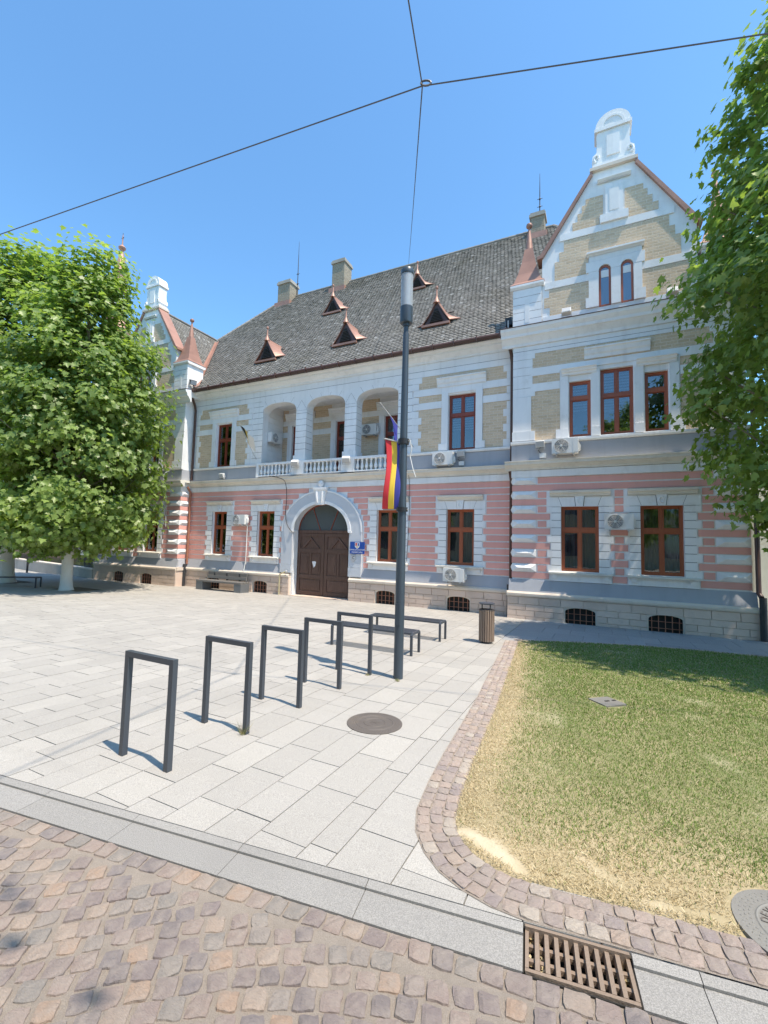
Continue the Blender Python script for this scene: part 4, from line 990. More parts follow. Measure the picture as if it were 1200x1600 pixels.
    hood(par, -.93, .0, 7.16, 7.345, y); hood(par, .98, 1.92, 7.16, 7.345, y); hood(par, -.32, 1.32, 7.57, 7.865, y)
    B('white_band', par, 'white', -.985, 2.0, y - .014, y + .02, 7.35, 7.53)
    B('joint_backing', par, 'joint', x0 + .01, x1 - .01, y + .004, y + .0205, 7.99, 8.25)
    for z0, z1 in ((7.99, 8.10), (8.115, 8.255)): B('frieze_course', par, 'white', x0 + .004, x1 - .004, y - .006, y + .02, z0, z1)
    
    cp = [(y + .02, 8.26), (y - .05, 8.26), (y - .06, 8.34), (y - .17, 8.48), (y - .22, 8.50), (y - .23, 8.58), (y - .31, 8.68), (y - .33, 8.76), (y + .02, 8.83)]
    PROF('wing_cornice', par, 'white', cp, x0 - .33, x1 + .33)
    PROF('cornice_flashing', par, 'brown_metal', [(y + .02, 8.832), (y - .345, 8.762), (y - .345, 8.782), (y + .02, 8.862)], x0 - .34, x1 + .34)
    B('cornice_return', par, 'white', x0 - .30, x0 + .01, y + .021, -.10, 8.50, 8.82)
    # gable
    slope = 1.515
    prof = [(x0 + .85, 8.84), (x1 - .85, 8.84), (x1 - .85, 10.98), (xc + .60, 13.22), (xc - .60, 13.22), (x0 + .85, 10.98)]
    prof = [(-1.48, 8.84), (2.44, 8.84), (2.44, 10.95), (1.01, 13.22), (-.05, 13.22), (-1.48, 10.95)]
    PRI('gable_wall', par, 'white', prof, y + .02, y + .34)
    def stepfield(pts): PRI('brick_panel', par, 'brick', pts, y + .002, y + .021)
    stepfield([(-1.26, 9.10), (-.27, 9.10), (-.27, 9.40), (-.19, 9.40), (-.19, 9.90), (-1.28, 9.90), (-1.28, 9.66), (-1.42, 9.66), (-1.42, 9.36), (-1.26, 9.36)]); stepfield([(2.22, 9.10), (2.22, 9.36), (2.38, 9.36), (2.38, 9.66), (2.24, 9.66), (2.24, 9.90), (1.15, 9.90), (1.15, 9.40), (1.23, 9.40), (1.23, 9.10)])
    stepfield([(-1.12, 10.16), (-.26, 10.16), (-.26, 10.45), (-.2, 10.45), (-.2, 10.74), (1.16, 10.74), (1.16, 10.45), (1.22, 10.45), (1.22, 10.16), (2.08, 10.16), (2.08, 10.72), (1.95, 10.72), (1.95, 11.0), (1.82, 11.0), (1.82, 11.32), (-.86, 11.32), (-.86, 11.0), (-.99, 11.0), (-.99, 10.72), (-1.12, 10.72)])
    stepfield([(-.62, 11.58), (.10, 11.58), (.10, 11.82), (.2, 11.82), (.2, 12.46), (-.26, 12.46), (-.26, 12.28), (-.36, 12.28), (-.36, 12.06), (-.48, 12.06), (-.48, 11.82), (-.62, 11.82)]); stepfield([(.86, 11.58), (1.58, 11.58), (1.58, 11.82), (1.44, 11.82), (1.44, 12.06), (1.32, 12.06), (1.32, 12.28), (1.22, 12.28), (1.22, 12.46), (.76, 12.46), (.76, 11.82), (.86, 11.82)])
    B('gable_band', par, 'white', -1.40, 2.36, y - .012, y + .018, 9.925, 10.135); B('gable_band', par, 'white', -.98, 1.94, y - .012, y + .018, 11.345, 11.555)
    B('gable_band', par, 'white', -1.46, 2.42, y - .012, y + .018, 8.86, 9.075)
    # twin arched windows
    for xw in (.23, .79):
        wf = MB(); ring(wf, xw, .10, .10, .15, .15, 10.12, y - .02, y + .019, 12); wf.box(mx(xw - .15), mx(xw - .10), y - .02, y + .019, 9.06, 10.12).box(mx(xw + .10), mx(xw + .15), y - .02, y + .019, 9.06, 10.12).box(mx(xw - .10), mx(xw + .10), y - .02, y + .019, 9.06, 9.11)
        wo_ = wf.build('window', 'window_wood', par)
        gp = MB().prism([(mx(a), b) for a, b in [(xw - .10, 9.11), (xw + .10, 9.11)] + arc_pts(xw, .10, 10.12, .10, 10)[::-1]], y - .004, y + .001); gp.build('pane', 'gable_glass', wo_)
    m = MB()
    for a, b, z0, z1 in ((-.20, .07, 9.10, 10.42), (.39, .63, 9.10, 10.42), (.95, 1.17, 9.10, 10.42), (-.29, .06, 9.08, 9.36), (.96, 1.26, 9.08, 9.36)): pass
    B('gable_window_jamb', par, 'white', -.19, .07, y - .055, y + .018, 9.38, 10.13); B('gable_window_jamb', par, 'white', .39, .63, y - .055, y + .018, 9.08, 10.13); B('gable_window_jamb', par, 'white', .95, 1.16, y - .055, y + .018, 9.38, 10.13)
    B('jamb_base', par, 'white', -.27, .07, y - .062, y + .018, 9.08, 9.375); B('jamb_base', par, 'white', .95, 1.24, y - .062, y + .018, 9.08, 9.375)
    m = MB(); 
    for xw, a, b in ((.23, -.26, .51), (.79, .51, 1.23)):
        spandrel(m, xw, .155, 10.135, .155, 10.44, y - .058, y + .018, n=10); m.box(mx(a), mx(xw - .155), y - .058, y + .018, 10.135, 10.44); m.box(mx(xw + .155), mx(b), y - .058, y + .018, 10.135, 10.44)
    m.build('gable_window_head', 'white', par)
    B('gable_window_head', par, 'white', -.18, 1.16, y - .05, y + .018, 10.45, 10.60)
    PROF('gable_hood', par, 'white', [(y + .01, 10.605), (y - .06, 10.605), (y - .10, 10.65), (y - .14, 10.66), (y - .14, 10.71), (y + .01, 10.73)], -.24, 1.22)
    B('gable_pilaster', par, 'white', .26, .72, y - .06, y + .018, 11.80, 12.70); B('gable_pilaster_base', par, 'white', .12, .84, y - .075, y + .018, 11.56, 11.795)
    B('pilaster_panel', par, 'white_side', .37, .61, y - .072, y - .058, 11.86, 12.55)
    PROF('gable_hood', par, 'white', [(y + .01, 12.82), (y - .06, 12.82), (y - .11, 12.87), (y - .11, 12.90), (y + .01, 12.92)], .06, .92)
    # copings
    for s in (1, -1):
        q = lambda v: xc + s * v
        m = MB(); P = [(q(-2.12), 10.98), (q(-1.90), 11.02), (q(-.50), 13.16)]; T = .07
        m.prism([(mx(q(-2.10)), 10.90), (mx(q(-1.93)), 10.94), (mx(q(-.55)), 13.12), (mx(q(-.55)), 13.27), (mx(q(-2.0)), 11.04), (mx(q(-2.10)), 11.00)], y - .07, y + .45); m.build('coping', 'copper', par)
    # finial block
    prof = [(xc - .50, 13.42), (xc - .56, 13.55), (xc - .54, 13.72), (xc - .44, 13.80), (xc - .42, 14.05), (xc - .44, 14.30), (xc - .40, 14.42), (xc + .40, 14.42), (xc + .44, 14.30), (xc + .42, 14.05), (xc + .44, 13.80), (xc + .54, 13.72), (xc + .56, 13.55), (xc + .50, 13.42)]
    fin = PRI('gable_finial', par, 'white', prof, y - .0, y + .44)
    B('finial_base', par, 'stone_ledge', xc - .62, xc + .62, y - .08, y + .50, 13.225, 13.32); B('finial_base', par, 'white', xc - .55, xc + .55, y - .04, y + .48, 13.322, 13.42)
    B('finial_cap', par, 'white', xc - .49, xc + .49, y - .05, y + .49, 14.422, 14.52)
    m = MB(); m.prism([(mx(a), b) for a, b in arc_pts(xc, .46, 14.521, .46, 18)], y - .02, y + .46); m.build('finial_arch', 'white', par, smooth=True)
    m = MB(); ring(m, xc, .25, .25, .31, .31, 14.53, y - .04, y - .018, 14); m.build('finial_moulding', 'white', par)
    B('finial_panel', par, 'white', xc - .17, xc + .17, y - .03, y + .0, 13.60, 14.25)
    for s in (-1, 1): MB().tube([(mx(xc + s * (.42 + .085 * (1 - t_ / 5) * math.cos(t_))), y - .02, 13.62 + .11 * (1 - t_ / 6) * math.sin(t_)) for t_ in np.linspace(-1.2, 4, 12)], .03, 6).build('finial_scroll', 'white', par, smooth=True)
    # corner turrets
    for s in (1, -1):
        q = (lambda v: v) if s > 0 else (lambda v: 2 * xc + .08 - v)
        a, b = sorted((q(x0 - .01), q(-1.49)))
        if s < 0: a += .0
        B('turret_pedestal', par, 'white', a, b, y - .01, y + .85, 8.84, 10.16)
        B('joint_backing', par, 'joint', a + .004, b - .004, y - .016, y - .009, 8.87, 10.08)
        for k in range(5): B('turret_course', par, 'white', a, b, y - .028, y - .009, 8.86 + k * .245 + .007, 8.86 + (k + 1) * .245 - .007)
        B('turret_slit', par, 'white_side', (a + b) / 2 - .07, (a + b) / 2 + .07, y - .034, y - .027, 9.0, 9.75)
        PROF('turret_cornice', par, 'white', [(y + .86, 10.09), (y - .04, 10.09), (y - .10, 10.16), (y - .10, 10.22), (y + .92, 10.22), (y + .92, 10.16)], a - .07, b + .07)
        c = ((mx(a) + mx(b)) / 2, y + .41, 10.222)
        hw = (b - a) / 2 + .08
        tp = MB().lathe([(hw, 0), (hw, .02), (hw * .82, .12), (hw * .60, .45), (hw * .40, .88), (hw * .24, 1.36)], c, 4, sq=True).build('turret_roof', 'copper', par)
        MB().lathe([(.12, 1.36), (.115, 1.40), (.075, 1.75), (.035, 2.06), (.03, 2.10), (.05, 2.115), (.085, 2.14), (.10, 2.19), (.085, 2.245), (.04, 2.275), (0.0, 2.28)], c, 12).build('turret_spike', 'copper', par, smooth=True)
    # wing roof
    m = MB(); ry = y + .33; zr = 13.45; k_ = 1.51
    e = (zr - 8.98) / k_
    yv = lambda z: -.42 + (z - 8.75) / 1.17
    for s in (-1, 1):
        m.add([(mx(xc), ry, zr), (mx(xc + s * e), ry, 8.98), (mx(xc + s * e), yv(8.98) + .3, 8.98), (mx(xc), yv(zr) + .3, zr)], [(0, 1, 2, 3)])
    m.build('wing_roof', 'underlay', par)
    MIR[0] = False
m_, t_, p_ = nmat('gable_glass'); p_.inputs['Base Color'].default_value = (0.05, 0.075, 0.12, 1); p_.inputs['Roughness'].default_value = 0.04; p_.inputs['Specular IOR Level'].default_value = 1.0; p_.inputs['IOR'].default_value = 1.9
wing(False); wing(True)

# ---- body, floors, back
MIR[0] = False
B('back_wall', hall, 'white_side', -22.55, 3.38, 13.4, 13.7, -.15, 8.9)
B('floor_slab', hall, 'room', -22.2, 3.05, .40, 13.39, 4.45, 4.58); B('ceiling_slab', hall, 'room', -22.2, 3.05, .40, 13.39, 8.6, 8.72); B('ground_slab', hall, 'room', -22.2, 3.05, -.1, 13.39, -.1, -.02)
B('inner_partition', hall, 'room', -22.2, 3.05, 4.2, 4.3, -.02, 8.6)
for xq in (-18.0, -13.4, -11.2, -8.0, -5.6, -1.5): B('inner_partition', hall, 'room', xq - .05, xq + .05, 1.9, 4.2, -.02, 8.6)
# ---- roof
EY, EZ, KR = -.42, 8.75, 1.17; RY, RZ = 6.68, 8.75 + 1.17 * 7.10; RX0, RX1 = -17.42, -1.75
HX0, HX1 = -22.45, 3.28
m = MB(); BYE = 2 * RY - EY
m.add([(HX0, EY, EZ), (HX1, EY, EZ), (RX1, RY, RZ), (RX0, RY, RZ), (HX0, BYE, EZ), (HX1, BYE, EZ)], [(0, 1, 2, 3), (5, 4, 3, 2), (4, 0, 3), (1, 5, 2), (0, 4, 5, 1)])
roof = m.build('roof', 'underlay', hall)
DORM = [(-13.32, .79, 1.30), (-9.23, .83, 1.26), (-5.34, .88, 1.18), (-11.75, 3.60, 1.14), (-7.38, 3.90, .95)]
def tile_field(name, org, ud, vd, nrm, ulo, uhi, vmax, skip=None, parent=hall, ex=.135, tw=.16):
    org, ud, vd, nrm = Vector(org), Vector(ud).normalized(), Vector(vd).normalized(), Vector(nrm).normalized()
    mb = MB(); nrow = int(vmax / ex); V = []; Fc = []; RR = []
    for j in range(nrow):
        v0 = j * ex; a, b = ulo(v0 + ex / 2), uhi(v0 + ex / 2)
        if b - a < .1: continue
        u = a - (tw / 2 if j % 2 else 0)
        while u < b:
            ua, ub = max(u, a), min(u + tw, b)
            if ub - ua > .03 and not (skip and skip((ua + ub) / 2, v0)):
                h = .034 + rng.uniform(-.005, .007); t = rng.uniform(-.005, .005); g = .004
                um = (ua + ub) / 2; dv = rng.uniform(-.008, .008)
                P = [org + ud * (ua + g) + vd * (v0 + .02 + dv) + nrm * (h + t), org + ud * um + vd * (v0 - .018 + dv) + nrm * (h), org + ud * (ub - g) + vd * (v0 + .02 + dv) + nrm * (h - t),
                     org + ud * (ub - g) + vd * (v0 + ex * 1.12) + nrm * .008, org + ud * (ua + g) + vd * (v0 + ex * 1.12) + nrm * .008]
                Q = [p - nrm * .026 for p in P[:3]]
                n0 = len(V); V += [tuple(p) for p in P + Q]
                Fc += [(n0, n0 + 1, n0 + 2, n0 + 3, n0 + 4), (n0 + 1, n0, n0 + 5, n0 + 6), (n0 + 2, n0 + 1, n0 + 6, n0 + 7)]
                r_ = rng.random() * .97 + .02; RR += [r_] * 3
            u += tw
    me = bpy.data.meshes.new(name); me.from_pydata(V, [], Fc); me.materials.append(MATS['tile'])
    me.attributes.new('rnd', 'FLOAT', 'FACE').data.foreach_set('value', RR)
    o = bpy.data.objects.new(name, me); link(o, parent); o['kind'] = 'stuff'; return o
SL = math.hypot(RY - EY, RZ - EZ); cs, sn = (RY - EY) / SL, (RZ - EZ) / SL
def skip_d(u, v):
    x_ = HX0 + u; yy = EY + v * cs; zz = EZ + v * sn
    for dx, dy, dw in DORM:
        if abs(x_ - dx) < dw * .36 and dy - .02 < yy < dy + .55: return True
    for xcw in (-19.65, .48):
        if abs(x_ - xcw) < (13.45 - zz) / 1.51 - .25 and zz < 13.3: return True
    return False
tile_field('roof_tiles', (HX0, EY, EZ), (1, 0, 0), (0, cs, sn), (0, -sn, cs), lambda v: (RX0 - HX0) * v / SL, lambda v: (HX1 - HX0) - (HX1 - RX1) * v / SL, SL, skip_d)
# wing roof tiles (inner slopes)
for xc_, s in ((-19.65, 1), (.48, -1), (-19.65, -1), (.48, 1)):
    e = (13.45 - 8.98) / 1.51; sl2 = math.hypot(e, 4.47); up = Vector((-s * e, 0, 4.47)).normalized(); nn = Vector((s * 4.47, 0, e)).normalized()
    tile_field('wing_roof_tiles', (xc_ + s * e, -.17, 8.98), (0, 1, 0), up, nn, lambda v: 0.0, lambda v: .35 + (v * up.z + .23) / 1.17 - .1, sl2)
# hip-end tiles
for x0_, xr_, s in ((HX0, RX0, -1), (HX1, RX1, 1)):
    d = abs(xr_ - x0_); sl3 = math.hypot(d, RZ - EZ); up = Vector((-s * d, 0, RZ - EZ)).normalized(); nn = Vector((s * (RZ - EZ), 0, d)).normalized()
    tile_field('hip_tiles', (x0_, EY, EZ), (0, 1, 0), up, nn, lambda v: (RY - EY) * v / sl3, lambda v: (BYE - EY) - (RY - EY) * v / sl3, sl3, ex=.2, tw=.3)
def ridge(name, a, b, r_=.085, step=.34, mat='tile'):
    a, b = Vector(a), Vector(b); n = int((b - a).length / step); m = MB(); d = (b - a) / n
    for k in range(n):
        p = a + d * k; m.tube([p, p + d * 1.04], [r_ * 1.06, r_ * .94], 8, r=rng.random() + .01)
    m.build(name, mat, hall, smooth=False)
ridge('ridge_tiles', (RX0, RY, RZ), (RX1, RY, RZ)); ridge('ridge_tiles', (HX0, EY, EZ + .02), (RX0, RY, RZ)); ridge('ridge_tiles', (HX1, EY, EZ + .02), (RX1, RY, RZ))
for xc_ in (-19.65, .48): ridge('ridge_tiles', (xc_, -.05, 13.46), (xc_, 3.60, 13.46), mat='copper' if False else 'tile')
# copper valley beside the wings
for s, xc_ in ((1, -19.65), (-1, .48)):
    P0 = Vector((xc_ + s * 2.95, EY + .25, 9.0)); P0 = Vector((xc_ + s * (13.45 - 9.0) / 1.51, EY + (9.0 - EZ) / KR, 9.0)); P1 = Vector((xc_ + s * .15, EY + (13.22 - EZ) / KR, 13.22))
    d = (P1 - P0).normalized(); a1 = Vector((s, 0, 0)); n1 = Vector((0, -sn, cs)); n2 = Vector((s * 4.47, 0, 2.96)).normalized()
    o1 = (n1.cross(d)).normalized(); o2 = (n2.cross(d)).normalized()
    if o1.x * s < 0: o1 = -o1
    if o2.x * s > 0: o2 = -o2
    m = MB(); up = n1 * .055; up2 = n2 * .055; bs = (n1 + n2).normalized() * .05
    m.add([P0 + o1 * .27 + up, P0 + bs, P0 + o2 * .14 + up2, P1 + o1 * .22 + up, P1 + bs, P1 + o2 * .10 + up2], [(0, 1, 4, 3), (1, 2, 5, 4)]); m.build('valley_flashing', 'copper', hall)
# gutter
m = MB(); m.tube([(XL - .2 + .35, EY - .05, 8.80), (XR - .30, EY - .05, 8.80)], .075, 8); m.build('gutter_pipe', 'brown_metal', hall, smooth=True)
B('eaves_flashing', hall, 'brown_metal', XL + .1, XR - .3, EY + .0, EY + .25, 8.835, 8.85)
for k in range(19): xx_ = XL + .6 + k * .75; MB().box(xx_ - .012, xx_ + .012, EY - .135, EY + .02, 8.71, 8.89).build('gutter_bracket', 'brown_metal', hall)
# downpipes
def pipe(name, pts, r_, mat): return MB().tube(pts, r_, 10).build(name, mat, hall, smooth=True)
pipe('downpipe', [(-2.55, EY - .05, 8.74), (-2.52, -.40, 8.60), (-2.45, -.14, 8.25), (-2.43, -.09, 8.0), (-2.43, -.09, 4.75)], .052, 'brown_metal')
pipe('downpipe', [(-2.44, -.30, 4.42), (-2.44, -.09, 4.2), (-2.44, -.09, .95)], .05, 'brown_metal'); pipe('downpipe', [(-2.47, -.22, .95), (-2.47, -.22, -.02)], .065, 'dark_iron')
pipe('downpipe', [(-16.62, EY - .05, 8.74), (-16.64, -.40, 8.60), (-16.69, -.14, 8.2), (-16.70, -.09, 8.0), (-16.70, -.09, 4.75)], .052, 'brown_metal')
pipe('downpipe', [(-16.72, -.27, 4.42), (-16.72, -.09, 4.2), (-16.72, -.09, .95)], .05, 'rust_pipe'); pipe('downpipe', [(-16.70, -.22, .95), (-16.70, -.22, -.06)], .065, 'dark_iron')
pipe('downpipe', [(3.47, -.58, 8.3), (3.47, -.58, 1.15), (3.50, -.66, 1.05)], .055, 'brown_metal'); pipe('downpipe', [(3.52, -.68, 1.05), (3.52, -.68, 0)], .075, 'dark_iron')
# dormers
def dormer(cx, cy, wd):
    zb = EZ + (cy - EY) * KR; h = wd * .70; hw = wd * .41
    d = thing('dormer_base', '', '', (0, 0, 0)) if False else MB().box(cx - hw * 1.12, cx + hw * 1.12, cy - .22, cy + .05, zb - .10, zb - .02).build('dormer', 'copper', hall)
    yb = lambda z: EY + (z - EZ) / KR
    # front board, with the louvre set in
    prof_o = [(cx - hw, zb), (cx + hw, zb)]; nC = 8
    cur = lambda t: (1 - t) ** 1.25
    for k in range(nC + 1): t = k / nC; prof_o.append((cx + hw * .95 * cur(t) + .05, zb + h * t))
    for k in range(nC, -1, -1): t = k / nC; prof_o.append((cx - hw * .95 * cur(t) - .05, zb + h * t))
    MB().prism(prof_o, cy - .10, cy - .04).build('dormer_front', 'window_wood_dark' if False else 'brown_metal', d)
    lw, lh = hw * .52, h * .62
    MB().prism([(cx - lw, zb + .07), (cx + lw, zb + .07), (cx + .05, zb + .07 + lh), (cx - .05, zb + .07 + lh)], cy - .125, cy - .099).build('louvre_opening', 'pit', d)
    m = MB(); n = 7
    for k in range(n):
        z = zb + .10 + (lh - .1) * k / n; wz = lw * (1 - (z - zb - .07) / lh) + .03; m.add([(cx - wz, cy - .155, z), (cx + wz, cy - .155, z), (cx + wz, cy - .115, z + .045), (cx - wz, cy - .115, z + .045)], [(0, 1, 2, 3)])
    m.build('louvre_slats', 'dark_iron', d)
    # copper hood: swept sides running back into the roof
    m = MB(); V = []
    for side in (1, -1):
        rowF = []; rowB = []
        for k in range(nC + 1):
            t = k / nC; x_ = cx + side * (hw * 1.0 * cur(t) + .05); z_ = zb + h * t + .02
            rowF.append((x_, cy - .17, z_)); fl = (1 - t) ** 2 * .36
            xb = x_ + side * fl; zz = z_ + .05 + fl * .15; rowB.append((xb, max(yb(zz) + .0, cy), zz))
        n0 = len(V); V2 = rowF + rowB; m.add(V2, [(k, k + 1, nC + 2 + k, nC + 1 + k) for k in range(nC)])
    tz = zb + h + .02
    m.add([(cx - .05, cy - .17, tz), (cx + .05, cy - .17, tz), (cx + .05, yb(tz + .05), tz + .05), (cx - .05, yb(tz + .05), tz + .05)], [(0, 1, 2, 3)])
    hd = m.build('dormer_hood', 'copper', d)
    sm = hd.modifiers.new('s', 'SOLIDIFY'); sm.thickness = .03
    MB().lathe([(.13, -.05), (.10, .05), (.06, .13), (.04, .22), (.03, .50), (.055, .52), (.06, .57), (.03, .61), (0, .615)], (cx, cy - .10, tz), 10).build('dormer_finial', 'copper', d, smooth=True)
for a in DORM: dormer(*a)
# chimneys and lightning rods
def chimney(x0, x1, y0, y1, ztop_, zbot):
    c = MB().box(x0, x1, y0, y1, zbot, ztop_ - .22).build('chimney', 'chimney_brick', hall)
    MB().box(x0 - .06, x1 + .06, y0 - .06, y1 + .06, ztop_ - .22, ztop_ - .10).box(x0 - .02, x1 + .02, y0 - .02, y1 + .02, ztop_ - .10, ztop_).build('chimney_cap', 'chimney_brick_cap', c)
    MB().box(x0 - .12, x1 + .12, y0 - .14, y1 + .06, zbot - .2, EZ + (y0 - EY) * KR + .14).build('chimney_flashing', 'copper', c)
chimney(-17.45, -16.55, 6.05, 6.85, 17.85, 15.9); chimney(-13.55, -12.75, 6.05, 6.85, 18.15, 15.9); chimney(-2.70, -2.10, 6.05, 6.65, 17.52, 15.9)
def rod(x, y, z0, z1):
    m = MB().tube([(x, y, z0), (x, y, z0 + (z1 - z0) * .55), (x, y, z1)], [.028, .022, .008], 6)
    for q in (.22, .40): z = z0 + (z1 - z0) * q; m.tube([(x - .12, y, z), (x + .12, y, z)], .012, 5); m.lathe([(.03, -.05), (.05, 0), (.03, .05)], (x, y, z), 8)
    m.build('lightning_rod', 'dark_iron', hall)
rod(-16.5, 6.7, 17.1, 20.6); rod(-2.33, 6.35, 17.5, 19.6)
# gas pipe by the gate
m = MB().tube([(-11.33, -.21, -.05), (-11.33, -.21, .74), (-11.30, -.21, .80), (-11.05, -.20, .90)], .028, 8); m.build('gas_pipe', 'yellow_pipe', hall, smooth=True)
m = MB().lathe([(.03, 0), (.045, .02), (.045, .07), (.02, .09)], (-11.02, -.20, .86), 8); m.build('gas_pipe_cap', 'galv', hall)
pipe('conduit', [(-13.28, -.035, 2.72), (-13.28, -.04, 1.2), (-13.28, -.12, .86), (-13.30, -.155, .60)], .022, 'cable_white')
# ------------------------------------------------------------------ trees
LEAF = np.array([(0, 0), (.20, .02), (.48, .10), (.34, .30), (.55, .58), (.24, .58), (0, 1.0), (-.24, .58), (-.55, .58), (-.34, .30), (-.48, .10), (-.20, .02)])
def leaf_mesh(name, C, N, size, rn, mat='leaf'):
    n = len(C); Nn = N / np.linalg.norm(N, axis=1, keepdims=True)
    t = nr.normal(size=(n, 3)); t[:, 2] -= 0.9; t -= Nn * np.sum(t * Nn, 1, keepdims=True); t /= np.linalg.norm(t, axis=1, keepdims=True)
    b = np.cross(Nn, t); u = LEAF[:, 0][None, :, None]; v = (LEAF[:, 1] - .4)[None, :, None]
    fold = (np.abs(LEAF[:, 0]) * .35)[None, :, None] * nr.uniform(-.3, 1, (n, 1, 1)); droop = -(((LEAF[:, 1]) ** 2) * .25)[None, :, None] * nr.uniform(0, 1, (n, 1, 1))
    V = C[:, None, :] + size[:, None, None] * (b[:, None, :] * u + t[:, None, :] * v + Nn[:, None, :] * (fold + droop))
    V = V.reshape(-1, 3).astype(np.float32)
    me = bpy.data.meshes.new(name); me.vertices.add(n * 12); me.vertices.foreach_set('co', V.ravel())
    base = (np.arange(n) * 12)[:, None]; f1 = base + np.array([0, 1, 2, 3, 4, 5, 6]); f2 = base + np.array([0, 6, 7, 8, 9, 10, 11])
    li = np.concatenate([f1, f2], 1).ravel().astype(np.int32)
    me.loops.add(n * 14); me.loops.foreach_set('vertex_index', li); me.polygons.add(n * 2); me.polygons.foreach_set('loop_start', np.arange(0, n * 14, 7, dtype=np.int32))
    me.update(calc_edges=True)
    me.attributes.new('rnd', 'FLOAT', 'FACE').data.foreach_set('value', np.repeat(rn, 2).astype(np.float32)); me.materials.append(MATS[mat])
    return me
def make_tree(loc, label, prof, trunk_r, trunk_top, nclump, nleaf, lsize, seed, white_to=None, group=None, clump_r=.42):
    """prof: (height, radius) of the crown outline above the ground"""
    g = np.random.default_rng(seed); rr = random.Random(seed)
    T = thing('plane_tree', label, 'tree', loc, 0.0, group)
    hs = np.array([p[0] for p in prof]); rs = np.array([p[1] for p in prof]); top = hs[-1]; bot = hs[0]
    # trunk
    def pt(h): return Vector((.10 * math.sin(h * .6 + seed), .10 * math.cos(h * .5 + seed), h))
    H = [0, .12, .4, 1.0, trunk_top] if white_to is None else [0, .12, .4, white_to]
    rad = lambda h: trunk_r * (1.35 if h < .05 else 1.12 if h < .3 else 1 - .55 * h / top)
    MB().tube([pt(h) for h in H], [rad(h) for h in H], 14).build('trunk', 'trunk_white' if white_to else 'bark', T, local=True, smooth=True)
    h0 = H[-1]; Hh = list(np.linspace(h0, top * .86, 9))
    up = MB().tube([pt(h) for h in Hh], [max(.03, rad(h) * (1 - .75 * (h - h0) / (top - h0))) for h in Hh], 10)
    # clumps: mostly in the outer shell, fewer inside
    C = []
    nb = 13
    lob = [(g.uniform(0, 2 * math.pi), g.uniform(bot, top), g.uniform(.70, 1.18)) for _ in range(34)]
    while len(C) < nclump:
        h = g.uniform(bot, top); R0 = np.interp(h, hs, rs)
        if g.random() > (R0 / rs.max()) ** 1.0 + .05: continue
        a = g.uniform(0, 2 * math.pi)
        q = 1.0
        for la, lh, lm in lob:
            da = abs((a - la + math.pi) % (2 * math.pi) - math.pi)
            if da < .55 and abs(h - lh) < 1.3: q = lm
        q *= 1 + .20 * mnoise.noise(Vector((math.cos(a) * 2.1, math.sin(a) * 2.1, h * .8 + seed)))
        f = q * (1 - .60 * g.random() ** 2.0) if g.random() < .86 else q * g.random() ** .5
        r = R0 * f; C.append((math.cos(a) * r, math.sin(a) * r, h))
    C = np.array(C)
    # limbs to a share of the clumps
    m = MB()
    idx = g.choice(len(C), min(46, len(C)), replace=False)
    for i in idx:
        e = Vector(C[i]); hb = max(h0 * .9, min(top * .8, e.z - math.hypot(e.x, e.y) * rr.uniform(.45, .8))); s = pt(hb)
        mid = s.lerp(e, .5) + Vector((rr.uniform(-.2, .2), rr.uniform(-.2, .2), -.12 * (e - s).length * .6)); r0 = max(.02, rad(hb) * rr.uniform(.16, .3))
        m.tube([s, s.lerp(mid, .55), mid, e], [r0, r0 * .8, r0 * .5, .012], 6)
    up.v, n0 = up.v, len(up.v); up.add(m.v, m.f); up.build('limbs', 'bark', T, local=True, smooth=True, kind=None)
    P = []; N = []; Rn = []
    for c in C:
        k = int(nleaf * g.uniform(.6, 1.4)); cr = clump_r * g.uniform(.7, 1.35)
        d = np.clip(g.normal(size=(k, 3)), -1.9, 1.9) * np.array([cr, cr, cr * .55]) * .62
        out = np.array([c[0], c[1], (c[2] - (bot + top) / 2) * .35]); out = out / (np.linalg.norm(out) + 1e-6)
        nn = d / (np.linalg.norm(d, axis=1, keepdims=True) + 1e-6) * .5 + out * .55 + np.array([0, 0, .75]) + g.normal(size=(k, 3)) * .42
        P.append(c + d); N.append(nn); Rn.append(np.clip(g.uniform(.0, 1.0) * .75 + g.random(k) * .3 - .02, 0, 1))
    P = np.concatenate(P); N = np.concatenate(N); Rn = np.concatenate(Rn)
    me = leaf_mesh('crown', P, N, g.uniform(.65, 1.25, len(P)) * lsize, Rn)
    o = bpy.data.objects.new('crown', me); link(o, T, local=True); o['kind'] = 'stuff'
    return T
tz1 = gz(-17.6, -4.5)
profA = [(1.45, .9), (1.9, 1.9), (2.8, 2.35), (4.5, 2.45), (6.6, 2.6), (8.0, 2.5), (8.9, 2.3), (9.8, 2.0), (10.7, 1.65), (11.6, 1.3), (12.5, .8), (13.1, .35)]
t1 = make_tree((-17.62, -4.47, tz1), 'leafy plane tree with whitewashed trunk in front of the left wing', profA, .19, 2.2, 440, 74, .185, 3, white_to=1.9, group='whitewashed plane trees at the left', clump_r=.62)
t2 = copy_tree(t1, None, (-22.35, -4.45, gz(-22.3, -4.4)), 2.2); t2.scale = (1.3, 1.3, 1.12); t2['label'] = 'plane tree at the left picture edge, trunk beside the low metal bench'
profR = [(2.0, .8), (2.5, 1.8), (3.4, 2.3), (5.0, 2.6), (6.6, 2.7), (8.2, 2.55), (9.6, 2.3), (11.0, 1.85), (12.4, 1.2), (13.2, .4)]
t3 = make_tree((4.42, -3.75, gz(4.3, -3.7)), 'tall plane tree overhanging the lawn at the right picture edge', profR, .22, 2.6, 520, 66, .150, 9, clump_r=.46)
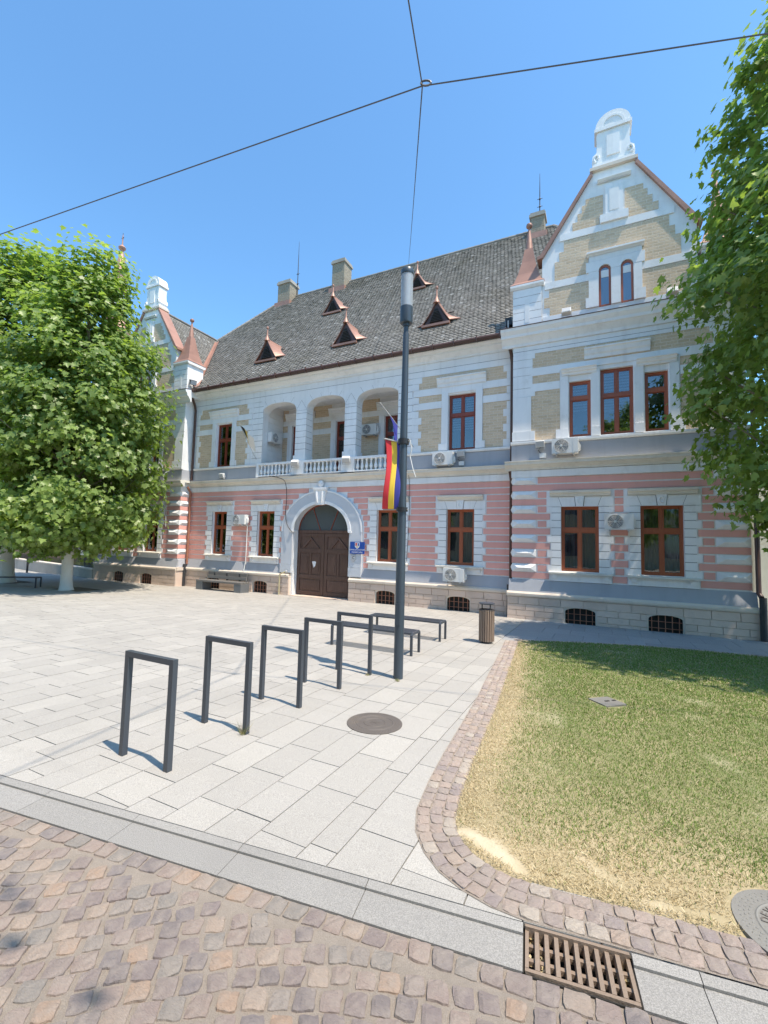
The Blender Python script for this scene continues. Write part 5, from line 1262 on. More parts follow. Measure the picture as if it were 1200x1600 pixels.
# street trees behind the viewpoint, seen in the panes
for i_, (x_, y_, rz0) in enumerate([(-6.5, -25.0, 1.0), (2.5, -26.5, 2.0), (-15.0, -24.5, 3.0), (-24.0, -25.5, 4.2), (10.5, -25.0, 5.2), (-33.0, -25.0, .5)]):
    t = copy_tree(t3, None, (x_, y_, gz(x_, y_) - .05), rz0); t['label'] = 'street tree across the road behind the viewpoint, mirrored in the panes'; t['group'] = 'trees across the road'
opp = thing('opposite_house', 'plain house across the road behind the viewpoint', 'building', (-8, -33, .3))
MB().box(-45, 30, -40, -31, 0, 9).build('wall', 'neighbour_cream', opp); MB().profile([(-40.5, 9), (-30.5, 9), (-35.5, 12)], -45.3, 30.3).build('roof', 'rust_pipe', opp)
for k in range(18):
    for zz in (1.4, 5.2): MB().box(-43 + k * 4, -41.6 + k * 4, -31.0, -30.95, zz, zz + 2.0).build('window', 'gable_glass', opp)

profC = [(5.0, .5), (5.6, 1.3), (6.6, 1.9), (7.8, 1.9), (8.8, 1.3), (9.6, .4)]
make_tree((.75, -16.15, gz(.75, -16.1) - .05), 'street tree just behind the viewpoint, its crown shading the bottom left cobbles', profC, .16, 5.0, 90, 60, .15, 21, clump_r=.42)
# tree pits and low surroundings at the left
for nm, c, lb in (('tree_pit', (-17.62, -4.47), None), ('tree_pit', (-22.35, -4.45), None)):
    z = gz(*c) + .004
    m = MB().add([(c[0] - .75, c[1] - .75, z), (c[0] + .75, c[1] - .75, z), (c[0] + .75, c[1] + .75, z), (c[0] - .75, c[1] + .75, z)], [(0, 1, 2, 3)]); o = m.build(nm, 'soil'); o['kind'] = 'structure'

# ------------------------------------------------------------------ street furniture
# bicycle racks
rk = thing('bike_rack', '', 'bike rack', (0, 0, 0), 0, 'row of bicycle racks on the plaza')
q = .023; wR = .27
MB().box(-wR - q, -wR + q, -q, q, -.02, .85).build('leg', 'rack_paint', rk, local=True); MB().box(wR - q, wR + q, -q, q, -.02, .85).build('leg', 'rack_paint', rk, local=True)
MB().box(-wR + q, wR - q, -q + .001, q - .001, .85 - 2 * q, .849).build('crossbar', 'rack_paint', rk, local=True)
RL = ['nearest of five dark steel bike racks, closest to the kerb', 'second bike rack from the kerb, a grass tuft at its right foot', 'middle one of five dark steel bike racks', 'fourth bike rack from the kerb, next before the farthest', 'farthest bike rack, beside the slatted bench and lamp post']
for k, (x_, y_) in enumerate([(-3.285, -11.675), (-3.275, -10.84), (-3.28, -10.01), (-3.265, -9.19), (-3.24, -8.40)]):
    o = rk if k == 0 else copy_tree(rk)
    o.location = (x_, y_, gz(x_, y_)); o['label'] = RL[k]
# lamp post
lx, ly = -2.55, -8.33; lz = gz(lx, ly)
lamp = thing('lamp_post', 'slim dark blue-grey lamp post with glass cylinder lantern', 'lamp post', (lx, ly, lz), 0)
MB().lathe([(.068, -.02), (.068, 1.2), (.058, 3.0), (.044, 5.0), (.042, 5.02)], (0, 0, 0), 20).build('pole', 'lamp_paint', lamp, local=True, smooth=True)
MB().box(-.035, .035, -.082, -.06, .75, 1.05).build('service_door', 'lamp_paint', lamp, local=True)
MB().lathe([(.035, 5.0), (.035, 5.13), (.05, 5.13), (.05, 5.17)], (0, 0, 0), 16).build('neck', 'lamp_paint', lamp, local=True, smooth=True)
MB().lathe([(.03, 5.17), (.09, 5.175), (.095, 5.20), (.095, 5.42), (.09, 5.425)], (0, 0, 0), 24).build('lantern_base', 'lamp_paint', lamp, local=True, smooth=True)
MB().lathe([(.088, 5.42), (.088, 5.93)], (0, 0, 0), 24).build('lantern_glass', 'lamp_glass', lamp, local=True, smooth=True)
MB().lathe([(.045, 5.42), (.045, 5.86), (.06, 5.90), (.06, 5.93)], (0, 0, 0), 12).build('light_tube', 'acwhite', lamp, local=True, smooth=True)
MB().lathe([(.092, 5.925), (.096, 5.935), (.096, 6.0), (.085, 6.015)], (0, 0, 0), 24).build('lantern_cap', 'lamp_paint', lamp, local=True, smooth=True)
m = MB()
for k in range(3): a = k * 2.094 + .4; m.tube([(.07 * math.cos(a), .07 * math.sin(a), 5.42), (.07 * math.cos(a), .07 * math.sin(a), 5.93)], .006, 6)
m.build('lantern_rods', 'galv', lamp, local=True)
# banner on the lamp
ban = thing('flag_banner', 'red yellow and blue banner hanging from the lamp post', 'flag', (lx, ly, lz + 2.4))
def cloth(x0, x1, mat, k0, k1, par):
    m = MB(); nu, nv = 6, 26; vs = []
    for j in range(nv + 1):
        v = j / nv; z = lerp(3.66, 2.62, v)
        for i in range(nu + 1):
            u = lerp(k0, k1, i / nu); bulge = .055 * math.sin(math.pi * v) * (1 - u * .75)
            x = lx - .285 + .265 * u + bulge; y = ly - .03 + .05 * math.sin(v * 5.0 + u * 1.2) * (1 - .4 * u) - .10 * (1 - u) * math.sin(math.pi * v)
            vs.append((x, y, z - .055 * u * (1 - v)))
    m.add(vs, [(j * (nu + 1) + i, j * (nu + 1) + i + 1, (j + 1) * (nu + 1) + i + 1, (j + 1) * (nu + 1) + i) for j in range(nv) for i in range(nu)])
    o = m.build('stripe', mat, par, smooth=True); sm = o.modifiers.new('s', 'SOLIDIFY'); sm.thickness = .002
def lerp(a, b, t): return a + (b - a) * t
cloth(0, 1, 'red_cloth', 0, .34, ban); cloth(0, 1, 'yellow_cloth', .34, .67, ban); cloth(0, 1, 'blue_cloth', .67, 1, ban)
MB().tube([(lx - .30, ly - .03, 3.675), (lx - .06, ly, 3.61), (lx + .10, ly, 3.62)], .011, 8).build('upper_arm', 'galv', ban); MB().tube([(lx - .29, ly - .03, 2.615), (lx + .10, ly, 2.615)], .010, 8).build('lower_arm', 'galv', ban)
MB().tube([(lx + .10, ly - .01, 3.64), (lx + .13, ly, 3.50), (lx + .11, ly, 3.38), (lx + .16, ly - .01, 3.20), (lx + .20, ly, 3.08)], .008, 6).build('loose_strap', 'cable_white', ban)
MB().lathe([(.080, 3.58 - 3.61), (.080, .05)], (lx, ly, 3.60), 16).build('clamp', 'blackplastic', ban); MB().lathe([(.083, -.03), (.083, .03)], (lx, ly, 2.615), 16).build('clamp', 'blackplastic', ban)
# slatted backless benches
def slat_bench(loc, rz, label, ln):
    b = thing('bench', label, 'bench', loc, rz, 'backless benches behind the racks'); h = .40; wd = .40
    for s in (-1, 1):
        x_ = s * (ln / 2 - .02)
        m = MB(); m.box(x_ - .02, x_ + .02, -wd / 2, -wd / 2 + .04, 0, h - .04).box(x_ - .02, x_ + .02, wd / 2 - .04, wd / 2, 0, h - .04)
        m.add([(x_ - .02, -wd / 2, h - .04), (x_ + .02, -wd / 2, h - .04), (x_ + .02, -wd / 2 + .06, h), (x_ - .02, -wd / 2 + .06, h), (x_ - .02, wd / 2, h - .04), (x_ + .02, wd / 2, h - .04), (x_ + .02, wd / 2 - .06, h), (x_ - .02, wd / 2 - .06, h),
               (x_ - .02, -wd / 2 + .04, h - .045), (x_ + .02, -wd / 2 + .04, h - .045), (x_ + .02, wd / 2 - .04, h - .045), (x_ - .02, wd / 2 - .04, h - .045)],
              [(0, 1, 2, 3), (5, 4, 7, 6), (3, 2, 6, 7), (0, 3, 7, 4, 11, 8), (2, 1, 9, 10, 5, 6), (8, 11, 10, 9), (0, 8, 9, 1), (4, 5, 10, 11)])
        m.build('leg_frame', 'rack_paint', b, local=True)
    for k in range(7):
        y_ = -wd / 2 + .035 + k * (wd - .07) / 6; MB().box(-ln / 2 + .02, ln / 2 - .02, y_ - .017, y_ + .017, h - .035, h - .004).build('slat', 'rack_paint', b, local=True)
slat_bench((-3.73, -6.77, gz(-3.7, -6.77)), 0, 'nearer dark slatted metal bench just behind the racks and lamp post', 1.66)
slat_bench((-3.73, -5.24, gz(-3.7, -5.24)), 0, 'farther dark slatted metal bench, toward the litter bin and facade', 1.66)
bl = copy_tree([o for o in COL.objects if o.get('label', '').startswith('nearer dark')][0], None, (-19.75, -5.25, gz(-19.7, -5.2)), R(39)); bl['label'] = 'dark metal bench between the two whitewashed tree trunks'; bl['group'] = 'benches under the trees'
# bench with a back against the facade
b3 = thing('bench', 'grey bench with backrest against the facade left of the gate', 'bench', (-13.97, -.58, gz(-14, -.58)), 0)
for s in (-1, 1): MB().box(s * 1.06 - .18, s * 1.06 + .18, -.25, .22, 0, .34).build('end_block', 'benchgrey', b3, local=True)
for k in range(3): MB().box(-1.24, 1.24, -.26 + k * .165, -.26 + k * .165 + .155, .34, .41).build('slat', 'bench_wood', b3, local=True)
for k in range(2): MB().box(-1.08, 1.08, .20 + k * .03, .235 + k * .03, .46 + k * .14, .59 + k * .14).build('back_slat', 'bench_wood', b3, local=True)
for x_ in (-.7, .0, .7): MB().box(x_ - .03, x_ + .03, .21, .30, .41, .71).build('back_post', 'dark_iron', b3, local=True)
# litter bin
bn = thing('litter_bin', 'round litter bin of wooden slats with a flat dark lid', 'litter bin', (-2.08, -4.93, gz(-2.08, -4.93)), 0)
MB().lathe([(.11, 0), (.11, .05)], (0, 0, 0), 20).build('foot', 'dark_iron', bn, local=True); MB().lathe([(.125, .05), (.125, .67)], (0, 0, 0), 24).build('liner', 'blackplastic', bn, local=True)
sm_ = MB().box(-.0135, .0135, -.012, .010, .045, .68).mesh('slat', 'bin_wood')
for k in range(22):
    a = 2 * math.pi * k / 22; o = bpy.data.objects.new('slat', sm_); link(o, bn, local=True); o.location = (.145 * math.cos(a), .145 * math.sin(a), 0); o.rotation_euler = (0, 0, a + math.pi / 2)
MB().lathe([(.128, .655), (.158, .655), (.158, .68), (.128, .68)], (0, 0, 0), 24).build('rim', 'dark_iron', bn, local=True)
for a in (2.6, 5.5): MB().tube([(.13 * math.cos(a), .13 * math.sin(a), .66), (.13 * math.cos(a), .13 * math.sin(a), .80)], .012, 8).build('lid_support', 'dark_iron', bn, local=True)
MB().lathe([(.05, .775), (.15, .79), (.165, .80), (.165, .812), (.12, .82)], (0, 0, 0), 28).build('lid', 'rack_paint', bn, local=True, smooth=True)

# text helper
def text_mesh(s, size, name, mat, parent, loc, rot, local=False, depth=.002, align='CENTER'):
    cu = bpy.data.curves.new(name, 'FONT'); cu.body = s; cu.size = size; cu.extrude = depth; cu.align_x = align; cu.align_y = 'CENTER'
    to = bpy.data.objects.new(name, cu); COL.objects.link(to); dg = bpy.context.evaluated_depsgraph_get()
    me = bpy.data.meshes.new_from_object(to.evaluated_get(dg)); bpy.data.objects.remove(to); me.materials.clear(); me.materials.append(MATS[mat])
    o = bpy.data.objects.new(name, me); link(o, parent, local); o.location = loc; o.rotation_euler = rot; return o
# manhole covers
def manhole(cx, cy, rad, mat, label, letters, rot, bump_n=46, z0=None):
    z = gz(cx, cy) + .004 if z0 is None else z0
    T = thing('manhole_cover', label, 'manhole cover', (cx, cy, z)); T.rotation_euler = (math.atan(-.0279), 0, 0)
    MB().lathe([(rad, -.03), (rad, .004), (rad * .94, .004)], (0, 0, 0), 48).build('frame', mat, T, local=True)
    MB().lathe([(rad * .925, -.02), (rad * .925, .002), (0, .002)], (0, 0, 0), 48).build('cover', mat, T, local=True)
    for a, b in ((.70, .665), (.40, .385)):
        mm = MB(); n = 48; 
        for k in range(n):
            t0, t1_ = 2 * math.pi * k / n, 2 * math.pi * (k + 1) / n
            mm.add([(rad * a * math.cos(t0), rad * a * math.sin(t0), .0022), (rad * a * math.cos(t1_), rad * a * math.sin(t1_), .0022), (rad * b * math.cos(t1_), rad * b * math.sin(t1_), .008), (rad * b * math.cos(t0), rad * b * math.sin(t0), .008), (rad * (b - .035) * math.cos(t1_), rad * (b - .035) * math.sin(t1_), .0022), (rad * (b - .035) * math.cos(t0), rad * (b - .035) * math.sin(t0), .0022)], [(0, 1, 2, 3), (3, 2, 4, 5)])
        mm.build('raised_ring', mat, T, local=True)
    mm = MB()
    for ring_, nn, off in ((.755, bump_n, 0), (.82, bump_n, .5), (.885, bump_n, 0)):
        for k in range(nn):
            a = 2 * math.pi * (k + off) / nn; x_, y_ = rad * ring_ * math.cos(a), rad * ring_ * math.sin(a); e = rad * .022
            mm.add([(x_ - e, y_ - e, .0022), (x_ + e, y_ - e, .0022), (x_ + e, y_ + e, .0022), (x_ - e, y_ + e, .0022), (x_ - e * .5, y_ - e * .5, .0065), (x_ + e * .5, y_ - e * .5, .0065), (x_ + e * .5, y_ + e * .5, .0065), (x_ - e * .5, y_ + e * .5, .0065)], [(0, 1, 5, 4), (1, 2, 6, 5), (2, 3, 7, 6), (3, 0, 4, 7), (4, 5, 6, 7)])
    mm.build('studs', mat, T, local=True, kind='stuff')
    for k, ch in enumerate(letters):
        if ch == ' ': continue
        a = rot - k * .27; r_ = rad * .535
        text_mesh(ch, rad * .20, 'letter', 'castiron', T, (r_ * math.cos(a), r_ * math.sin(a), .005), (0, 0, a - math.pi / 2), local=True, depth=.003)
    for k in range(3): a = k * 2.1 + .5; MB().box(-rad * .18, rad * .18, -rad * .02, rad * .02, .002, .006).build('raised_bar', mat, T, local=True).rotation_euler = (0, 0, a)
    return T
manhole(-2.08, -9.975, .285, 'castiron', 'rusty brown round manhole cover set in the pale plaza paving', '', 0)
manhole(.885, -11.27, .295, 'castgrey', 'grey manhole cover with raised lettering at the lawn corner, bottom right', 'OF DEVA', math.pi * 1.22, 46, gz(.9, -11.27) + .014)
# utility cover in the lawn
uc = thing('utility_cover', 'small grey square cover sunk in the lawn', 'cover', (.085, -7.91, gz(.08, -7.9) + .018), .12); uc.rotation_euler = (math.atan(-.0279), 0, .75)
MB().box(-.15, .15, -.15, .15, -.02, .012).build('plate', 'castgrey', uc, local=True); MB().box(-.03, .03, -.012, .012, .012, .018).build('lifting_slot', 'pit', uc, local=True); MB().box(.08, .13, -.012, .012, .012, .018).build('lifting_slot', 'pit', uc, local=True)
# storm drain grate
ga, gb = Vector((*kpt(GR0, -.302), 0)), Vector((*kpt(GR1, -.302), 0))
gr = thing('drain_grate', 'rusty cast iron storm drain grate in the gutter', 'drain grate', (*kpt((GR0 + GR1) / 2, -.121), gz(-.1, -11.9) + ROADZ)); gr.rotation_euler = (math.atan(-.0279), 0, math.atan(.1385)); WM[gr.name] = I4
gw_, gh_ = (GR1 - GR0) / 2 - .004, .115
MB().box(-gw_, gw_, -gh_, -gh_ + .016, -.03, .010).box(-gw_, gw_, gh_ - .016, gh_, -.03, .030).box(-gw_, -gw_ + .016, -gh_ + .016, gh_ - .016, -.03, .012).box(gw_ - .016, gw_, -gh_ + .016, gh_ - .016, -.03, .012).build('frame', 'gratemetal', gr, local=True)
for k in range(9):
    x_ = -gw_ + .03 + (2 * gw_ - .06) * (k + .5) / 9
    MB().add([(x_ - .013, -gh_ + .016, -.02), (x_ + .013, -gh_ + .016, -.02), (x_ + .013, gh_ - .016, -.02), (x_ - .013, gh_ - .016, -.02), (x_ - .009, -gh_ + .016, .012), (x_ + .009, -gh_ + .016, .012), (x_ + .009, gh_ - .016, .018), (x_ - .009, gh_ - .016, .018)],
             [(0, 1, 5, 4), (1, 2, 6, 5), (2, 3, 7, 6), (3, 0, 4, 7), (4, 5, 6, 7)]).build('bar', 'gratemetal', gr, local=True)
for y_ in (-.038, .038): MB().box(-gw_ + .016, gw_ - .016, y_ - .009, y_ + .009, -.024, -.002).build('cross_rib', 'gratemetal', gr, local=True)
MB().box(-gw_ - .004, gw_ + .004, -gh_ - .004, gh_ + .004, -.072, -.066).box(-gw_ - .01, -gw_ - .004, -gh_, gh_, -.07, .0).box(gw_ + .004, gw_ + .01, -gh_, gh_, -.07, .0).box(-gw_, gw_, -gh_ - .01, -gh_ - .004, -.07, .0).box(-gw_, gw_, gh_ + .004, gh_ + .01, -.07, .02).build('pit_walls', 'pit', gr, local=True)  # shallow near-black box; the shaft's shade is put into its colour
P = nr.uniform([-gw_ + .02, -gh_ + .02, -.03], [gw_ - .02, gh_ - .02, -.012], (260, 3)); sel = (P[:, 0] < -gw_ + .09) | (P[:, 0] > gw_ - .07); P = P[sel]
bpy_me = leaf_mesh('dry_leaves', P, nr.normal(size=P.shape) * .4 + np.array([0, 0, 1]), nr.uniform(.012, .03, len(P)), nr.random(len(P)), 'grass'); o = bpy.data.objects.new('dry_leaves', bpy_me); link(o, gr, local=True); o['kind'] = 'stuff'

# ------------------------------------------------------------------ things on the facade
def ac_unit(loc, rz, label, w_=.70, h_=.47, d_=.27):
    a = thing('air_conditioner', label, 'air conditioner', loc, rz, 'outdoor air conditioner units on the facade')
    MB().box(-w_ / 2, w_ / 2, -d_, -.06, .04, h_).build('body', 'acwhite', a, local=True)
    fx, fz, fr = -w_ * .13, h_ / 2 + .02, h_ * .40
    MB().lathe([(fr, 0), (fr, .006), (0, .006)], (fx, -d_ - .001, fz), 28, axis='y').build('fan_opening', 'acgrey', a, local=True)
    m = MB()
    for r_ in (.25, .42, .59, .76, .93, 1.03): m.tube([(fx + fr * r_ * math.cos(t), -d_ - .016, fz + fr * r_ * math.sin(t)) for t in np.linspace(0, 2 * math.pi, 25)], .0045, 5, cap=False)
    for k in range(6): t = k * math.pi / 3; m.tube([(fx + fr * .1 * math.cos(t), -d_ - .014, fz + fr * .1 * math.sin(t)), (fx + fr * math.cos(t), -d_ - .014, fz + fr * math.sin(t))], .004, 5)
    m.build('fan_grille', 'acwhite', a, local=True)
    MB().lathe([(fr * .17, 0), (fr * .17, .02), (0, .022)], (fx, -d_ - .006, fz), 14, axis='y').build('fan_hub', 'acwhite', a, local=True)
    MB().box(w_ * .30, w_ / 2 - .015, -d_ - .006, -d_, .06, h_ - .03).build('front_panel', 'acwhite', a, local=True)
    MB().prism([(w_ / 2, .10), (w_ / 2 + .05, .12), (w_ / 2 + .06, .26), (w_ / 2 + .02, .34), (w_ / 2, .34)], -d_ * .7, -.08).build('valve_cover', 'acwhite', a, local=True)
    for s in (-1, 1): MB().box(s * w_ * .32 - .018, s * w_ * .32 + .018, -d_ - .01, .03, .0, .038).build('bracket', 'galv', a, local=True)
    return a
ac_unit((-.83, -.60, 4.76), 0, 'air conditioner on the grey ledge at the left end of the right wing')
ac_unit((.51, -.60, 2.60), 0, 'air conditioner between the two ground floor windows of the right wing')
ac_unit((-4.63, -.10, 4.72), 0, 'air conditioner on the grey ledge right of the lamp post')
ac_unit((-4.18, -.14, .90), 0, 'air conditioner low on the wall below a window, above the basement grille')
ac_unit((-13.55, -.05, 2.70), 0, 'air conditioner between the two left ground floor windows above the bench', .74, .45)
ac_unit((-12.84, .75, 6.30), math.pi / 2, 'air conditioner on the loggia side wall behind the leftmost arch')
ac_unit((-8.28, 1.46, 6.42), 0, 'air conditioner on the loggia back wall behind the right arch')
ac_unit((-20.6, -.60, 4.76), 0, 'air conditioner on the left wing half hidden by leaves')
def flood(loc, rz, label, mat='acwhite', tilt=.35, s=1.0):
    f = thing('floodlight', label, 'floodlight', loc, rz, 'floodlights on the building')
    def T(p): x_, y_, z_ = p; c, sn_ = math.cos(tilt), math.sin(tilt); return (x_ * s, (y_ * c - z_ * sn_) * s, (y_ * sn_ + z_ * c + .16) * s)
    m = MB().box(-.12, .12, -.07, .07, -.09, .09); m.v = [T(v) for v in m.v]; m.build('housing', mat, f, local=True)
    m = MB().box(-.105, .105, -.078, -.07, -.075, .075); m.v = [T(v) for v in m.v]; m.build('lens', 'sign_grey', f, local=True)
    MB().box(-.14 * s, -.125 * s, -.02, .02, 0, .17 * s).box(.125 * s, .14 * s, -.02, .02, 0, .17 * s).box(-.125 * s, .125 * s, -.02, .02, 0, .012).build('bracket', 'galv', f, local=True)
flood((-.78, -.72, 8.85), 0, 'pale floodlight on the right wing cornice, left of the twin windows', tilt=-.5)
flood((1.83, -.72, 8.85), 0, 'pale floodlight on the right wing cornice, right of the twin windows', tilt=-.5)
flood((-1.52, -.66, 5.0), 0, 'box floodlight left of the air conditioner on the right wing ledge')
flood((2.62, -.66, 5.0), 0, 'floodlight on the right wing ledge behind the tree branches')
flood((-4.06, -.14, 4.99), 0, 'box floodlight just right of the ledge air conditioner by the lamp post')
flood((-14.75, -.16, 4.72), 0, 'small floodlight on the ledge below the left upper window')
flood((-10.75, -.26, 5.0), .3, 'white floodlight on the balustrade between left and middle arches', tilt=.7, s=1.15)
flood((-8.40, -.26, 5.0), .3, 'white floodlight on the balustrade between middle and right arches', tilt=.7, s=1.15)
flood((-2.50, -.28, 9.0), -1.57, 'black floodlight beside the right turret pedestal', 'blackplastic', .1, 1.3)
flood((-16.68, -.35, 9.05), 1.2, 'black floodlight on the side of the left turret pedestal', 'blackplastic', .4, 1.2)
for x_, y_, lb in ((-4.05, -.06, 'small junction box under the floodlight by the ledge air conditioner'), (-1.45, -.56, 'small junction box under the right wing ledge floodlight')):
    jb = thing('junction_box', lb, 'junction box', (x_, y_, 4.75)); MB().box(-.09, .09, -.07, .0, 0, .13).build('box', 'acwhite', jb, local=True); MB().tube([(-.05, -.03, .13), (-.12, -.05, .22), (-.02, -.08, .38)], .008, 6).build('cable', 'cable_black', jb, local=True)
# flags on the loggia piers
fl = thing('flag', 'blue flag drooping from a slanted pole at the right loggia pier', 'flag', (-6.0, -.06, 5.45), 0, 'flags on slanted poles')
MB().tube([(-5.80, -.05, 5.50), (-6.2, -.95, 6.30), (-6.46, -1.45, 6.76)], .014, 8).build('pole', 'galv', fl)
m = MB(); n = 14; vs = []
for j in range(n + 1):
    v = j / n
    for i in range(6):
        u = i / 5; a = Vector((-6.28, -1.12, 6.45)).lerp(Vector((-6.10, -.76, 6.12)), u); sg = (1 - v) ** 1.3
        p = a.lerp(Vector((-6.14, -.80, a.z)), 1 - sg); vs.append((p.x + .05 * math.sin(u * 7 + v * 3) * v, p.y + .02 * math.cos(u * 8), a.z - v * .78))
m.add(vs, [(j * 6 + i, j * 6 + i + 1, (j + 1) * 6 + i + 1, (j + 1) * 6 + i) for j in range(n) for i in range(5)]); m.build('cloth', 'blue_cloth', fl, smooth=True)
fl2 = thing('flag', 'black, yellow and white flag blown right from a pole at the left loggia pier', 'flag', (-13.1, -.06, 5.3), 0, 'flags on slanted poles')
MB().tube([(-12.95, -.05, 5.5), (-13.05, -.55, 6.25), (-13.12, -.95, 6.85)], .014, 8).build('pole', 'galv', fl2)
for k, mt in enumerate(('black_cloth', 'yellow_cloth', 'white_cloth', 'white_cloth')):
    m = MB(); vs = []; ua, ub = k / 4, (k + 1) / 4
    for j in range(9):
        v = j / 8
        for i in range(4):
            u = lerp(ua, ub, i / 3); a = Vector((-13.11, -.90, 6.75)).lerp(Vector((-13.03, -.50, 6.18)), v * .75)
            vs.append((a.x + u * .78 * (1 - .35 * v), a.y + .05 * math.sin(u * 6 + v * 2), a.z - .62 * u - .08 * u * v + .03 * math.sin(u * 9)))
    m.add(vs, [(j * 4 + i, j * 4 + i + 1, (j + 1) * 4 + i + 1, (j + 1) * 4 + i) for j in range(8) for i in range(3)]); m.build('cloth', mt, fl2, smooth=True)
# signs by the gate
sg = thing('wall_sign', 'blue enamel sign with crest and white lettering right of the gate', 'sign', (-7.905, -.09, 1.70))
MB().box(-8.205, -7.605, -.115, -.09, 1.70, 2.135).build('board', 'sign_blue', sg)
text_mesh('CONSILIUL JUDETEAN', .068, 'lettering', 'sign_white', sg, (-7.905, -.1165, 1.845), (math.pi / 2, 0, 0), depth=.0008)
text_mesh('HUNEDOARA', .072, 'lettering', 'sign_white', sg, (-7.905, -.1165, 1.758), (math.pi / 2, 0, 0), depth=.0008)
cxs, czs = -7.905, 2.0
MB().prism([(cxs - .095, czs + .115), (cxs + .095, czs + .115), (cxs + .095, czs - .03), (cxs + .05, czs - .095), (cxs, czs - .115), (cxs - .05, czs - .095), (cxs - .095, czs - .03)], -.119, -.1155).build('crest', 'sign_white', sg)
MB().box(cxs - .075, cxs - .005, -.121, -.1195, czs - .01, czs + .10).build('crest_field', 'sign_red', sg); MB().box(cxs + .02, cxs + .075, -.121, -.1195, czs - .01, czs + .09).build('crest_field', 'sign_blue', sg); MB().prism([(cxs - .05, czs - .03), (cxs + .05, czs - .03), (cxs, czs - .09)], -.121, -.1195).build('crest_field', 'sign_gold', sg)
s2 = thing('shield_plaque', 'small grey shield plaque under the blue sign', 'plaque', (-8.06, -.09, 1.40))
MB().prism([(-8.15, 1.66), (-7.97, 1.66), (-7.97, 1.50), (-8.06, 1.40), (-8.15, 1.50)], -.105, -.09).build('plate', 'sign_grey', s2); text_mesh('C', .15, 'lettering', 'blackplastic', s2, (-8.06, -.1065, 1.555), (math.pi / 2, 0, 0), depth=.0008)
# loose cables
def cable(name, label, pts, r_, mat):
    # smooth through the points
    P = [Vector(p) for p in pts]; Q = []
    for i in range(len(P) - 1):
        p0, p1, p2, p3 = P[max(i - 1, 0)], P[i], P[i + 1], P[min(i + 2, len(P) - 1)]
        for k in range(6):
            t = k / 6; Q.append(.5 * ((2 * p1) + (p2 - p0) * t + (2 * p0 - 5 * p1 + 4 * p2 - p3) * t * t + (3 * p1 - p0 - 3 * p2 + p3) * t ** 3))
    Q.append(P[-1]); o = MB().tube(Q, r_, 6).build(name, mat, smooth=True); return tag(o, label, 'cable')
cable('cable', 'black cables hanging down the left side of the gate arch', [(-12.0, -.27, 4.72), (-11.5, -.28, 4.62), (-11.24, -.22, 4.45), (-11.22, -.10, 3.9), (-11.24, -.11, 3.2), (-11.12, -.13, 2.75), (-10.86, -.16, 2.47)], .014, 'cable_black')
cable('cable', 'thin black cable running along the ledge above the gate', [(-12.6, -.25, 4.70), (-10.2, -.26, 4.715), (-8.2, -.26, 4.70), (-6.2, -.26, 4.72)], .012, 'cable_black')
cable('cable', 'white cable looping beside the left wing ground floor window', [(-19.1, -.80, 4.62), (-19.08, -.62, 4.1), (-19.0, -.62, 3.3), (-18.75, -.66, 2.85), (-18.35, -.64, 2.68)], .016, 'cable_white')
cable('cable', 'straight white cable dropping from the left wing ledge', [(-17.55, -.62, 5.15), (-17.68, -.80, 4.9), (-17.70, -.62, 4.2), (-17.66, -.58, 3.3), (-17.62, -.58, 2.6)], .014, 'cable_white')
cable('cable', 'thin dark cable hanging down the facade right of the lamp post', [(-5.95, -.27, 4.70), (-5.93, -.05, 4.3), (-5.92, -.03, 2.8), (-5.98, -.03, 1.5)], .008, 'cable_black')
# overhead wires
ow = thing('overhead_wires', 'crossing overhead span wires joined by a clamp in the sky', 'wires', (-1.65, -10.1, 7.0))
N0 = (-1.65, -10.1, 7.0)
def sagw(a, b, sag, r_):
    pts = []
    for k in range(13): t = k / 12; p = Vector(a).lerp(Vector(b), t); p.z -= sag * 4 * t * (1 - t); pts.append(p)
    MB().tube(pts, r_, 6).build('wire', 'wire', ow, smooth=True)
sagw(N0, (-24, -12.25, 7.0), 0.0, .0075); sagw(N0, (14.0, -5.55, 7.0), .0, .0075); sagw(N0, (-9.05, 6.60, 17.12), .12, .0075); sagw(N0, (.55, -21.0, 7.1), .0, .0075)
MB().tube([Vector(N0) + Vector((.04 + .05 * math.cos(a), .02 * math.cos(a), .015 + .03 * math.sin(a))) for a in np.linspace(0, 6.28, 13)], .010, 6, cap=False).build('clamp', 'wire', ow)

# ------------------------------------------------------------------ the left background
lw = thing('low_wall', 'low stone wall with picket fence beyond the trees', 'wall', (-29.5, .6, -.07))
A, Bv = Vector((-22.85, -.55, 0)), Vector((-46, 3.6, 0)); d = (Bv - A).normalized(); nrm_ = Vector((-d.y, d.x, 0))
for k in range(30):
    a = A + d * (k * .8 + .01); b = A + d * ((k + 1) * .8 - .01); o2 = nrm_ * -.3
    MB().add([a, b, b + o2, a + o2] and [(v.x, v.y, z) for z in (-.2, .38) for v in (a, b, b + o2, a + o2)], [(0, 1, 2, 3), (7, 6, 5, 4), (0, 1, 5, 4), (1, 2, 6, 5), (2, 3, 7, 6), (3, 0, 4, 7)]).build('stone_block', 'walltan', lw)
MB().add([(v.x, v.y, z) for z in (.382, .45) for v in (A + nrm_ * .04, Bv + nrm_ * .04, Bv - nrm_ * .34, A - nrm_ * .34)], [(0, 1, 2, 3), (7, 6, 5, 4), (0, 1, 5, 4), (1, 2, 6, 5), (2, 3, 7, 6), (3, 0, 4, 7)]).build('coping', 'stone_ledge', lw)
fn = thing('picket_fence', 'dark picket fence behind the low stone wall', 'fence', (-29.5, 1.2, 0))
